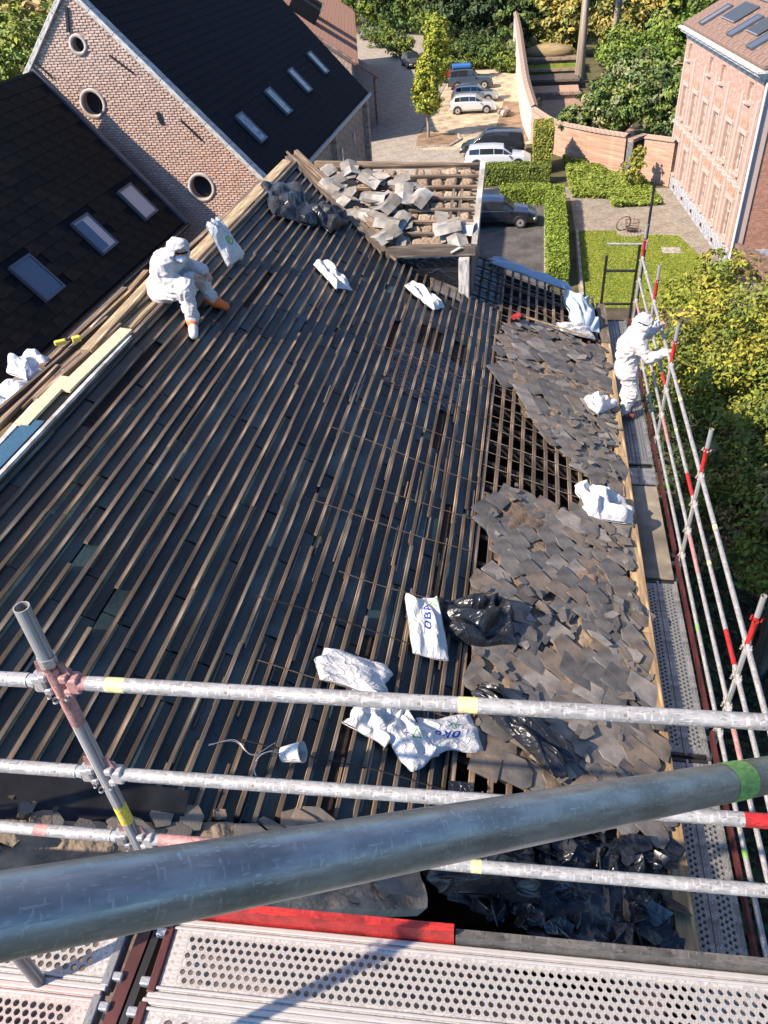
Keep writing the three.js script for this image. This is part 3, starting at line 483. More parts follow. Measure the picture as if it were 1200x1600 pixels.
// ---------------------------------------------------------------- the house whose roof is being stripped
seed(21);
const zNear = x => -2.0 - .37 * (x + 2.87), zFar = x => x < -2.24 ? lerp(-14.07, -12.1, (x + 4.15) / 1.91) : -12.08;
const house = thing('stripped_roof_house', 'house with slates stripped from its roof, bare battens over dark boards', 'house', [-1.4, 0, -8]);
{
  const up = v => [v.x, v.y, v.z];
  // walls
  wpart('eave_wall', box(.35, 8.75, 12.2, 1.08, 4.375, -8.1), M.brickRed, house);
  wpart('high_wall', box(.35, 11.45, 12.6, -4.28, 5.72, -7.8), M.brickRed, house);
  { const s = new THREE.Shape([[-4.1, 0], [.9, 0], [.9, 8.95], [-.4, 9.45], [-4.1, 11.35]].map(p => new THREE.Vector2(...p))); wpart('gable_wall', new THREE.ExtrudeGeometry(s, { depth: .35, bevelEnabled: false }).translate(0, 0, -2.25), M.brownWall, house); }
  { const s = new THREE.Shape([[-4.1, 0], [.9, 0], [.9, 8.95], [-.4, 9.45], [-4.1, 11.1]].map(p => new THREE.Vector2(...p))); wpart('far_wall', new THREE.ExtrudeGeometry(s, { depth: .3, bevelEnabled: false }).translate(0, 0, -14.2), M.brickRed, house); }
  wpart('attic_floor', box(5.2, .1, 11.6, -1.5, 8.1, -8.1), M.darkWood, house);
  // solid boarding below the felt of the main slope
  const deck = []; for (let k = 0; k < 14; k++) { const u0 = MAIN.L * k / 14, u1 = MAIN.L * (k + 1) / 14, x0 = MAIN.at(u0, 0).x, x1 = MAIN.at(u1, 0).x; deck.push([MAIN.at(u0, zNear(x0), -.02), MAIN.at(u1, zNear(x1), -.02), MAIN.at(u1, zFar(x1), -.02), MAIN.at(u0, zFar(x0), -.02)]); }
  wpart('roof_boarding', quadGeo(deck), M.darkWood, house);
  const NR = 32, pitch = MAIN.L / NR;
  // felt panels between the battens
  for (let r = 0; r < NR; r++) {
    const u = (r + .5) * pitch, x = MAIN.at(u, 0).x, z1 = zFar(x) + .04; let z = zNear(x) - .03;
    while (z > z1) {
      const l = Math.min(rr(.8, 1.9), z - z1); if (l < .1) break;
      const hole = x > -1.75 && x < -.7 && z < -8.4 && z > -9.6 && R() < .6 || R() < .02;
      if (!hole) { const m = wpart('felt_panel', inF(box(l - rr(.008, .022), rr(.010, .016), pitch - rr(.006, .02)), MAIN.m(u, z - l / 2, rr(-.004, .010), rr(-.006, .006), rr(-.015, .02))), pick(M.sarking), house); }
      z -= l;
    }
  }
  // battens, each length a piece of its own
  for (let r = 0; r <= NR; r++) {
    const u = Math.min(MAIN.L - .01, Math.max(.02, r * pitch)), x = MAIN.at(u, 0).x; let z = zNear(x) - rr(0, .12); const end = zFar(x) + .05, wd = rr(.024, .033);
    while (z > end + .15) {
      let l = Math.min(rr(1.4, 3.8), z - end); const gap = R() < .14 ? rr(.1, .45) : rr(.003, .012);
      const q = inF(box(l, rr(.022, .03), wd), MAIN.m(u + rr(-.006, .006), z - l / 2, .032 + rr(0, .006), rr(-.006, .006), rr(-.1, .1)));
      wpart('batten', q, pick(M.wood), house); z -= l + gap;
    }
  }
  // torn ends of old battens and slates left between them, thicker towards the eave
  for (let k = 0; k < 190; k++) {
    const r = Math.floor(lerp(.12, 1, Math.pow(R(), .5)) * NR), side = R() < .7 ? -1 : 1, u = (r + .5 + side * rr(.14, .36)) * pitch, x = MAIN.at(u, 0).x; const z = lerp(zNear(x) - .1, zFar(x) + .3, R()); if (x < -2.4 && R() < .6) continue;
    const l = rr(.15, .8), wd = rr(.008, .022); wpart('batten_stub', inF(box(l, rr(.006, .016), wd), MAIN.m(u, z, .02 + rr(0, .006), rr(-.025, .025), rr(-.2, .2), rr(-.02, .02))), pick([...M.wood, M.greyWood, M.slate[3], M.slate[0], M.sarking[2]]), house);
  }
  // thin cross laths that hold the felt
  for (let k = 0; k < 13; k++) { const z = -2.95 - k * .68 + rr(-.1, .1), u0 = rr(2.3, 3.1); const c = new THREE.CatmullRomCurve3([0, .33, .66, 1].map(t => MAIN.at(lerp(u0, 4.18, t), z - .22 * t + rr(-.03, .03), .056))); wpart('cross_lath', new THREE.TubeGeometry(c, 12, .004, 5), pick([M.darkWood, M.wood[3], M.wood[1]]), house); }
  for (let k = 0; k < 24; k++) { const z = -7.3 - k * .29 + rr(-.03, .03); wpart('cross_lath', tubeGeo(LOW.at(-.02, z, .034).toArray(), LOW.at(LOW.L - .2, z - .05, .034).toArray(), .0055, 5), pick([M.greyWood, M.wood[4]]), house); }
  // black strips in the gap of missing boards, its dark put into the colour
  for (let k = 0; k < 4; k++) wpart('dark_gap_strip', inF(box(.32, .01, 1.1), MAIN.m(3.3, -8.55 - k * .34, .012, rr(-.02, .02))), M.foil, house);
  // ridge boards
  wpart('ridge_board', box(12.3, .05, .2).rotateY(Math.PI / 2).translate(-4.22, 11.61, -7.9), M.fresh[2], house);
  wpart('ridge_batten', box(12.2, .06, .05).rotateY(Math.PI / 2).translate(-4.06, 11.60, -7.9), M.greyWood, house);
  // lower slope: rafters, battens over the open attic
  for (let z = -2.7; z > -14.2; z -= .46) wpart('rafter', inF(box(.06, .12, LOW.L + .1, 0, -.07, 0), LOW.m(LOW.L / 2, z + rr(-.02, .02), 0)), M.darkWood, house);
  for (let r = 0; r < 12; r++) {
    const u = .05 + r * .158; let z = -2.6; const end = -14.15;
    while (z > end + .2) { const l = Math.min(rr(2.4, 4.4), z - end); wpart('lower_batten', inF(box(l, .026, .042), LOW.m(u, z - l / 2, .014, rr(-.004, .004))), pick(M.wood), house); z -= l + rr(.004, .05); }
  }
  // far strip of the lower slope left of the wing post
  wpart('valley_board', inF(box(2.0, .02, .9), LOW.m(-.42, -13.1, -.02)), M.foil, house);
  for (let k = 0; k < 6; k++) wpart('lower_batten', inF(box(2.0, .024, .035), LOW.m(-.05 - k * .15, -13.15, .01)), M.darkWood, house);
  for (let k = 0; k < 5; k++) wpart('lower_rafter', inF(box(.03, .02, .9), LOW.m(-.42, -12.3 - k * .42, .025)), M.darkWood, house);
  // timber gutter board in lengths
  for (const [z0, z1] of [[-2.6, -5.7], [-5.71, -8.9], [-8.91, -12.3]]) wpart('gutter_board', box(z0 - z1, .035, .15).rotateY(Math.PI / 2).rotateZ(-.05).translate(1.41, 9.03, (z0 + z1) / 2), pick(M.fresh), house);
  wpart('gutter_board', box(1.6, .06, .15).rotateY(Math.PI / 2).translate(1.41, 9.04, -13.11), M.greyWood, house);
  wpart('fascia', box(11.3, .24, .03).rotateY(Math.PI / 2).translate(1.47, 8.88, -8.25), M.greyWood, house);
  // gable parapet with broken mortar bed
  const cap = new THREE.BoxGeometry(4.3, .16, .56, 60, 2, 12), P = cap.attributes.position, U = cap.attributes.uv;
  for (let i = 0; i < P.count; i++) { const x = P.getX(i), z = P.getZ(i), y = P.getY(i); P.setY(i, y + (y > 0 ? noise3(x * 4, z * 5, 2) * .06 + noise3(x * 13, z * 13, 5) * .025 : 0)); U.setXY(i, x, z); }
  cap.computeVertexNormals();
  wpart('parapet', cap.applyMatrix4(new THREE.Matrix4().makeRotationFromEuler(new THREE.Euler(0, .35, -.468, 'ZYX'))).translate(-2.34, 10.62, -1.90), M.mortar, house);
  for (let k = 0; k < 60; k++) { const x = rr(-4, -.6), zz = -1.92 - .37 * (x + 2.4) + rr(-.34, .3); wpart('rubble', shardGeo(rr(.08, .3), rr(.06, .2), rr(.012, .05)).rotateX(rr(-.3, .3)).rotateZ(-.468 + rr(-.2, .2)).rotateY(rr(-.5, .5)).translate(x, 10.73 - .507 * (x + 2.32), zz), pick([M.mortar, M.slate[1], M.slate[3], M.slate[4], M.paleSlate[3]]), house); }
  wpart('lead_apron', slabGeo([-3.0, 11.12, -2.25], [-1.95, 10.62, -2.5], [-1.95, 10.52, -2.28], [-3.0, 11.0, -1.95], .01), M.darkSteel, house);
}
seed(22);
{ // cross wing beyond the far verge
  const g = thing('cross_wing', 'low cross wing with open battened roof full of stones behind the stripped roof', 'building', [-2.3, 0, -13.4]);
  const P0 = [-4.2, 11.6, -14.13], P1 = [-2.23, 10.63, -12.1], P2 = [-.84, 10.63, -12.2], P3 = [-.84, 11.35, -14.2], P4 = [-3.9, 11.35, -14.6];
  const X = V(1, 0, -.03).normalize(), upv = V(0, .72, -2.0).normalize(), N = X.clone().cross(upv).normalize(); if (N.y < 0) N.negate();
  const at = (x, s, h = 0) => V(-2.23 + x, 10.63, -12.15).addScaledVector(upv, s).addScaledVector(N, h); // x from the near left corner, s up the slope
  const xl = s => -1.95 * s / 2.2; // left border runs up along the valley
  wpart('roof_bed', quadGeo([[P1, P2, P3, [-2.6, 11.2, -14.3]], [P1, [-2.6, 11.2, -14.3], P4, P0]]), M.mortar, g);
  for (let k = 0; k < 8; k++) { const s = .06 + k * .3, a = at(xl(s) + (k > 4 ? .5 : .1), s, .09), b = at(1.38, s, .09); wpart('batten', inF(box(a.distanceTo(b), .045, .05), frame(a.clone().add(b).multiplyScalar(.5).toArray(), b.clone().sub(a).toArray(), N.toArray())), pick(M.wood), g); }
  for (const x of [.98, 1.12, .3, -.3]) { const a = at(x, .05, .055), b = at(x, 2.1, .055); wpart('rafter', inF(box(a.distanceTo(b), .05, .05), frame(a.clone().add(b).multiplyScalar(.5).toArray(), b.clone().sub(a).toArray(), N.toArray())), M.greyWood, g); }
  for (let r = 0; r < 7; r++) for (let c = 0; c < 8; c++) {
    const x = lerp(-.15 - r * .12, 1.3, (c + .5) / 8), s = .2 + r * .3, w = rr(.17, .24), d = rr(.17, .25); const st = new RoundedBoxGeometry(w, .1, d, 2, .04), p = st.attributes.position; const q = rr(0, 99);
    for (let i = 0; i < p.count; i++) { const k = 1 + .22 * noise3(p.getX(i) * 9 + q, p.getY(i) * 9, p.getZ(i) * 9); p.setXYZ(i, p.getX(i) * k, p.getY(i) * k, p.getZ(i) * k); } st.computeVertexNormals();
    wpart('stone', inF(st, frame(at(x + rr(-.02, .02), s + rr(-.02, .02), .03).toArray(), X.toArray(), N.toArray()).multiply(new THREE.Matrix4().makeRotationY(rr(-.3, .3)))), pick(M.stone), g);
  }
  // boards round the opening
  const bar = (a, b, w, h, m, name) => { const A = V(...a), B = V(...b); return wpart(name, inF(box(A.distanceTo(B), h, w), frame(A.clone().add(B).multiplyScalar(.5).toArray(), B.clone().sub(A).toArray(), [0, 1, 0])), m, g); };
  bar([-2.2, 10.7, -12.02], [-.78, 10.7, -12.12], .09, .16, M.greyWood, 'eave_board');
  bar([-.80, 10.72, -12.1], [-.80, 11.44, -14.22], .09, .18, M.paleSlate[2], 'verge_board');
  bar([-.84, 11.4, -14.24], [-3.9, 11.4, -14.64], .08, .1, M.wood[2], 'top_board');
  bar([-4.2, 11.66, -14.1], [-2.2, 10.69, -12.05], .2, .07, M.greyWood, 'valley_board'); bar([-4.12, 11.7, -14.22], [-2.1, 10.75, -12.2], .07, .1, M.wood[2], 'valley_lath');
  wpart('face_wall', slabGeo([-2.2, 10.55, -12.12], [-2.2, 8, -12.12], [-.86, 8, -12.2], [-.86, 10.55, -12.2], .15), M.foil, g);
  wpart('corner_post', rbox(.17, 1.0, .12, .01, -.95, 10.1, -12.03), M.offWhite, g);
  wpart('side_wall', slabGeo([-.84, 10.55, -12.2], [-.84, 0, -12.2], [-.84, 0, -14.3], [-.84, 11.2, -14.3], .15), M.brownWall, g);
  wpart('flat_slate', inF(box(.42, .02, .5), MAIN.m(MAIN.u(-1.25), -11.85, .03, .2)), M.paleSlate[3], g);
  for (let k = 0; k < 6; k++) wpart('lath', inF(box(1.1, .03, .03), frame([lerp(-3.9, -2.35, k / 5) + rr(-.1, .1), lerp(11.55, 10.8, k / 5), lerp(-13.8, -12.25, k / 5)], [1, -.49, rr(.85, 1.1)], [0, 1, 0])), pick(M.wood), g);
  // plants at the foot of the verge
  // heap of old ridge tiles and slabs
  for (let k = 0; k < 46; k++) {
    const t = R(), x = lerp(-1.5, .35, t) + rr(-.1, .25), s = k < 36 ? rr(.6, 1.95) - Math.max(0, x) * .6 : rr(.1, .6), xx = Math.max(xl(s) + .15, k < 36 ? x : rr(-.1, 1.2)); const geo = k % 2 ? merge([box(.44, .014, .17).rotateX(.42).translate(0, .03, .075), box(.44, .014, .17).rotateX(-.42).translate(0, .03, -.075)]) : shardGeo(rr(.3, .5), rr(.2, .34), .011, .3, 5);
    const o = solo(k % 2 ? 'ridge_tile' : 'roof_slab', geo, pick(M.paleSlate), k % 2 ? 'pale angled ridge tile in the heap on the cross wing roof' : 'flat pale slate slab in the heap on the cross wing roof', 'tile', k % 2 ? 'ridge tiles heaped on the cross wing' : 'slate slabs heaped on the cross wing');
    o.applyMatrix4(frame(at(xx, s, .12 + rr(0, .14)).toArray(), X.toArray(), N.toArray()).multiply(new THREE.Matrix4().makeRotationFromEuler(new THREE.Euler(rr(-.2, .2), rr(0, 6.28), rr(-.2, .2)))));
  }
}
// ---------------------------------------------------------------- slates still lying on the lower slope
function slatePatch(label, poly, n, bedM, opts = {}) {
  const cx = poly.reduce((a, p) => a + p[0], 0) / poly.length, cz = poly.reduce((a, p) => a + p[1], 0) / poly.length, c = LOW.at(LOW.u(cx), cz);
  const g = thing(opts.name ?? 'slate_patch', label, opts.cat ?? 'slates', [c.x, c.y, c.z], 0, undefined);
  // crumbly bed
  const pos = [], uv = [], idx = [], N = 46, xs = poly.map(p => p[0]), zs = poly.map(p => p[1]), x0 = Math.min(...xs), x1 = Math.max(...xs), z0 = Math.min(...zs), z1 = Math.max(...zs), id = {};
  for (let i = 0; i <= N; i++) for (let j = 0; j <= N; j++) { const x = lerp(x0, x1, i / N), z = lerp(z0, z1, j / N), p = LOW.at(LOW.u(x), z, .038 + .035 * noise3(x * 5, z * 5, 3) + .02 * noise3(x * 17, z * 17, 8)); pos.push(p.x, p.y, p.z); uv.push(x, z); id[i * (N + 1) + j] = inside([x + noise3(x * 6, z * 6, 1) * .12, z + noise3(x * 6, z * 6, 7) * .12], poly); }
  for (let i = 0; i < N; i++) for (let j = 0; j < N; j++) { const a = i * (N + 1) + j, b = a + N + 1; if (id[a] && id[b] && id[a + 1] && id[b + 1]) idx.push(a, a + 1, b, b, a + 1, b + 1); }
  const bg = new THREE.BufferGeometry(); bg.setAttribute('position', new THREE.Float32BufferAttribute(pos, 3)); bg.setAttribute('uv', new THREE.Float32BufferAttribute(uv, 2)); bg.setIndex(idx); bg.computeVertexNormals(); wpart('rubble_bed', bg, bedM, g);
  const geos = []; for (let k = 0; k < 24; k++) geos.push(shardGeo(rr(.2, .46), rr(.14, .3), rr(.005, .009), .42, pick([4, 5, 5, 6])));
  // whole slates with knocked-off corners, still lying in slumped courses
  const whole = []; for (let k = 0; k < 16; k++) { const w = rr(.22, .3), d = rr(.24, .36), c = () => rr(0, .5) < .2 ? rr(.03, .1) : .006, a = [c(), c(), c(), c()], q = new THREE.Shape([[-w / 2 + a[0], -d / 2], [w / 2 - a[1], -d / 2], [w / 2, -d / 2 + a[1]], [w / 2, d / 2 - a[2]], [w / 2 - a[2], d / 2], [-w / 2 + a[3], d / 2], [-w / 2, d / 2 - a[3]], [-w / 2, -d / 2 + a[0]]].map(p => new THREE.Vector2(p[0] + rr(-.008, .008), p[1] + rr(-.008, .008)))); whole.push(new THREE.ExtrudeGeometry(q, { depth: rr(.006, .01), bevelEnabled: false }).rotateX(-Math.PI / 2)); }
  const put = (x, z, geo, h, spin, tx, tz, sc, name = 'slate') => { const m = shadows(new THREE.Mesh(geo, pick(opts.mats ?? M.slate))); m.name = opts.piece ?? name; m.applyMatrix4(LOW.m(LOW.u(x), z, h, spin, tx, tz)); m.scale.set(sc, 1, sc); m.position.sub(g.position); g.add(m); };
  const rise = (x, z) => .045 + .035 * noise3(x * 5, z * 5, 3);
  let made = 0;
  if (!opts.loose) { let row = 0; const A = .55, ca = Math.cos(A), sa = Math.sin(A), mx = (x0 + x1) / 2, mz = (z0 + z1) / 2, H = Math.hypot(x1 - x0, z1 - z0) / 2; const spots = [];
    for (let p = -H; p < H; p += .165, row++) for (let q = -H + (row % 2) * .12; q < H; q += .25) {
      const x = mx + p * ca - q * sa, z = mz + p * sa + q * ca, sl = noise3(x * 1.1 + 5, z * 1.1, 2), xx = x + rr(-.012, .012), zz = z + rr(-.015, .015); if (!inside([xx, zz], poly) || R() < .13) continue; spots.push([xx, zz, sl, p]); }
    for (const [xx, zz, sl] of spots.slice(0, 262)) { made++; put(xx, zz, pick(whole), .05 + .03 * noise3(xx * 2.4, zz * 2.4, 3) + .008 + rr(0, .006), -A + sl * .45 + rr(-.16, .16), -.06 + rr(-.05, .05) + sl * .08, rr(-.06, .06), rr(.85, 1.1)); } }
  let tries = 0; while (made < n && tries++ < 9000) {
    const x = rr(x0, x1), z = rr(z0, z1); if (!inside([x, z], poly)) continue; if (!opts.loose && noise3(x * 2, z * 2, 6) < -.15) continue; made++;
    const til = opts.tilt ?? .14; put(x, z, pick(geos), rise(x, z) + rr(.02, .05), rr(0, 6.28), rr(-til, til), rr(-til, til), opts.loose ? rr(.5, 1.05) : rr(.3, .85));
  }
  return g;
}
seed(23);
slatePatch('patch of broken grey slates on the lower slope below the red broom', [[-.34, -11.4], [-.38, -10.1], [.1, -9.1], [.45, -8.55], [.85, -8.1], [1.36, -7.9], [1.36, -12.0], [.6, -12.15], [.05, -11.9]], 250, M.dust, { gap: .11 });
slatePatch('large patch of loose broken slates on the lower slope beside the black plastic sheets', [[-.35, -7.05], [0, -7.35], [.55, -7.2], [.85, -7.6], [1.36, -7.9], [1.36, -3.5], [.5, -3.4], [-.3, -3.45], [-.25, -4.3], [-.38, -5.5], [-.15, -6.0]], 295, M.dust, { gap: .115 });
slatePatch('jumble of slates and sheeting at the roof foot below the perforated deck, shade painted in as glossy black', [[-.38, -2.45], [-.36, -3.3], [.4, -3.25], [1.36, -3.4], [1.36, -2.4]], 110, M.foil, { mats: [M.foil], tilt: .85, loose: true, piece: 'jumble_flap', name: 'shade_black_jumble', cat: 'plastic sheet' });  // slates and sheeting below the deck; their shade is put in as foil black
// ---------------------------------------------------------------- scaffolds
// plate with staggered round holes; length along x, width along z, top at y = 0
function perfPlate(L, W, px, pz, r, t, mx = .05, mz = .03) {
  const quads = [], nz = Math.max(1, Math.round((W - 2 * mz) / pz)), nx = Math.max(1, Math.round((L - 2 * mx) / px)), cx = (L - 2 * mx) / nx, cz = (W - 2 * mz) / nz, k8 = 8;
  const q = (x0, x1, z0, z1) => quads.push([[x0, 0, z1], [x1, 0, z1], [x1, 0, z0], [x0, 0, z0]]);
  q(-L / 2, L / 2, -W / 2, -W / 2 + mz); q(-L / 2, L / 2, W / 2 - mz, W / 2); 
  for (let j = 0; j < nz; j++) {
    const z0 = -W / 2 + mz + j * cz, z1 = z0 + cz, off = (j % 2) * cx / 2; q(-L / 2, -L / 2 + mx + off, z0, z1); q(L / 2 - mx - (off ? cx - off : 0), L / 2, z0, z1);
    for (let i = 0; i < nx - (off ? 1 : 0); i++) {
      const x0 = -L / 2 + mx + off + i * cx, x1 = x0 + cx, ox = (x0 + x1) / 2, oz = (z0 + z1) / 2, O = [], I = [];
      for (let k = 0; k < k8; k++) { const a = k / k8 * 6.2832, c = Math.cos(a), s = Math.sin(a), e = 1 / Math.max(Math.abs(c), Math.abs(s)); O.push([ox + c * e * cx / 2, 0, oz + s * e * cz / 2]); I.push([ox + c * r, 0, oz + s * r * 1.0]); }
      for (let k = 0; k < k8; k++) { const n = (k + 1) % k8; quads.push([O[k], I[k], I[n], O[n]]); quads.push([I[k], [I[k][0], -t, I[k][2]], [I[n][0], -t, I[n][2]], I[n]]); }
    }
  }
  return quadGeo(quads);
}
const rosette = (() => { const s = new THREE.Shape(); s.absarc(0, 0, .061, 0, 6.2832); const h = new THREE.Path(); h.absarc(0, 0, .0245, 0, 6.2832, true); s.holes.push(h); for (let k = 0; k < 8; k++) { const p = new THREE.Path(), a = k * Math.PI / 4; p.absarc(Math.cos(a) * .043, Math.sin(a) * .043, k % 2 ? .0075 : .0105, 0, 6.2832, true); s.holes.push(p); } return new THREE.ExtrudeGeometry(s, { depth: .009, bevelEnabled: true, bevelSize: .001, bevelThickness: .001, bevelSegments: 1, curveSegments: 20 }).rotateX(-Math.PI / 2); })();
// wedge head at the end of a rail: dir = unit vector from the standard along the rail
function wedgeHead(parent, p, dir, m, wm) {
  const F = frame(p, dir, [0, 1, 0]);
  const h = wpart('wedge_head', inF(merge([rbox(.045, .07, .046, .01, .058, .0, 0), rbox(.03, .03, .05, .008, .035, .032, 0), rbox(.03, .03, .05, .008, .035, -.032, 0), new THREE.CylinderGeometry(.025, .021, .03, 14).rotateZ(Math.PI / 2).translate(.09, 0, 0)]), F), m, parent);
  wpart('wedge', inF(box(.022, .13, .006).rotateZ(.12).translate(.045, .03, 0), F), wm, h);
}
function band(parent, a, b, t0, t1, r, m, name = 'paint_band') { const A = V(...a), B = V(...b); return wpart(name, tubeGeo(A.clone().lerp(B, t0).toArray(), A.clone().lerp(B, t1).toArray(), r, 20, true), m, parent); }

seed(31);
// -------- near scaffold
const zr = x => -1.40 - .045 * (x + 1.41);
{
  const g = thing('near_scaffold', 'galvanised scaffold guardrails and post in front of the roof with thick slanting tube', 'scaffold', [-.3, 0, -1.45]);
  const stds = [[-1.41, 13.45], [1.13, 13.5], [-3.95, 13.5]];
  for (const [x, top] of stds) {
    const z = zr(x), s = wpart('standard', pipeGeo([x, 0, z], [x, top, z], .0242), M.galvPale, g);
    wpart('collar', tubeGeo([x, 13.20, z], [x, 13.235, z], .0285, 20), M.galv, s);
    band(s, [x, 12.9, z], [x, 13.2, z], 0, 1, .0247, M.rose); band(s, [x, 12.28, z], [x, 12.4, z], 0, 1, .0247, M.yellow); band(s, [x, 13.18, z], [x, 13.23, z], 0, .3, .0247, M.rose);
    for (const y of [13.11, 12.6, 12.15]) wpart('rosette', rosette.clone().translate(x, y - .045, z), M.alu, s);
  }
  for (const [y, ml, mr] of [[13.11, M.galvPale, M.galvPale], [12.6, M.galvPale, M.galvPale], [12.15, M.galvPale, M.galvPale]]) for (const [x0, x1] of [[-3.95, -1.41], [-1.41, 1.13]]) {
    const a = [x0 + .1, y, zr(x0 + .1)], b = [x1 - .1, y, zr(x1 - .1)], r = wpart('guardrail', tubeGeo(a, b, .0242, 22), ml, g), d = V(...b).sub(V(...a)).normalize().toArray();
    wedgeHead(g, [x0, y, zr(x0)], d, y > 13 ? M.rose : M.alu, M.rose); wedgeHead(g, [x1, y, zr(x1)], d.map(v => -v), M.galv, M.rose);
    if (y > 13 && x0 > -2) { band(r, a, b, .028, .055, .0246, M.paleYellow, 'tape'); band(r, a, b, .505, .53, .0246, M.paleYellow, 'tape'); }
    if (y < 13 && y > 12.4 && x0 > -2) band(r, a, b, .9, 1, .0246, M.red);
    if (y < 12.4 && x0 > -2) { band(r, a, b, .0, .13, .0246, M.rose); band(r, a, b, .525, .542, .0246, M.paleYellow, 'tape'); }
    if (y < 12.4 && x0 < -2) band(r, a, b, .86, .885, .0246, M.rose);
  }
  // thick slanting tube close to the lens
  const A = V(-.28, 14.56, -.16), B = V(.36, 14.04, -.67), a = A.clone().lerp(B, -.3).toArray(), b = A.clone().lerp(B, 1.6).toArray();
  const t = wpart('slanting_tube', tubeGeo(a, b, .0242, 48), M.tubeNear, g); band(t, A.toArray(), B.toArray(), .875, .93, .0247, M.green, 'tape');
  // toe boards along the deck edge
  const tb = (x0, x1, m, y = 11.945, h = .11) => { const L = x1 - x0; return wpart('toe_board', box(L, h, .03).rotateY(.045).translate((x0 + x1) / 2, y, zr((x0 + x1) / 2) + .165), m, g); };
  tb(-1.25, -.13, M.red); tb(-.125, 1.12, M.toe = mat([.15, .14, .13], .55, .3, { map: tGalv }), 11.925, .075); tb(-3.9, -1.46, M.red);
  // inner row of standards
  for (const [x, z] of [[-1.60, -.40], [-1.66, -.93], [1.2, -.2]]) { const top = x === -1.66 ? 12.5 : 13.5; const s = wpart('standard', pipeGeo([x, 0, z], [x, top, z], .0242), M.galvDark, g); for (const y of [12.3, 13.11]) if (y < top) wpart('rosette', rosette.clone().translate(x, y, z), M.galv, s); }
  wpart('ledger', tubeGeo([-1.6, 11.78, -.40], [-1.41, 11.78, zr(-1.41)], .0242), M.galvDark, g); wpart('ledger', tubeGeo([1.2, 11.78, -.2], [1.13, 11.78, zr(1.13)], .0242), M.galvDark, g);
}
// perforated planks of the near deck
function plank(name, label, x0, x1, zFar0, w, y, m, px, pz, r, yaw, group) {
  const L = x1 - x0, g = thing(name, label, 'scaffold deck', [(x0 + x1) / 2, y, zFar0 + w / 2], yaw, group);
  part('tread_plate', perfPlate(L, w - .03, px, pz, r, .012, .09, .035), m, g);
  part('side_rail', merge([rbox(L, .06, .022, .006, 0, -.02, w / 2 - .006), rbox(L, .06, .022, .006, 0, -.02, -w / 2 + .006), rbox(L, .012, .012, .004, 0, .004, w / 2 - .03), rbox(L, .012, .012, .004, 0, .004, -w / 2 + .03)]), m, g);
  for (const s of [-1, 1]) { part('end_cap', rbox(.035, .07, w - .02, .006, s * (L / 2 - .01), -.022, 0), s < 0 ? M.maroon : M.galvDark, g); for (const q of [-.32, .32]) part('hook', rbox(.055, .032, .032, .008, s * (L / 2 + .018), -.008, q * w), M.galv, g); }
  return g;
}
const nearLabel = ['rear perforated white deck plank beside the red and dark toe boards', 'middle perforated white deck plank with large slotted holes', 'front perforated white deck plank under the photographer'];
[[-1.27, .275], [-.985, .24], [-.735, .24], [-.485, .24], [-.235, .24]].forEach(([z, w], i) => {
  plank('perforated_deck', ['white perforated deck plank along the red toe board', 'white perforated deck plank with big holes, second from the red toe board', 'white perforated deck plank, third from the red toe board', 'white perforated deck plank, fourth from the red toe board', 'white perforated deck plank, fifth from the red toe board'][i], -1.24, 1.12, z, w, 11.9, M.alu, i === 1 ? .062 : .031, i === 1 ? .055 : .029, i === 1 ? .018 : .0108, .045, 'planks of the near deck');
  plank('rose_deck', ['pinkish perforated deck plank left of the seam, along the toe board', 'pinkish perforated deck plank left of the seam, second from the toe board', 'pinkish perforated deck plank left of the seam, third from the toe board', 'pinkish perforated deck plank left of the seam, fourth from the toe board', 'pinkish perforated deck plank left of the seam, fifth from the toe board'][i], -3.85, -1.40, z + .11, w, 11.9, i ? M.aluRose : M.alu, .034, .03, .0125, .045, 'planks of the deck left of the seam');
});
{ const s = thing('deck_bearer', 'dark red steel bearer in the seam between the perforated decks', 'beam', [-1.32, 11.86, -.75]); part('beam', box(.05, .1, 1.3, -.02, -.02, 0), M.maroon, s); part('beam', box(.03, .08, 1.3, .03, -.01, 0), M.darkSteel, s); }

seed(32);
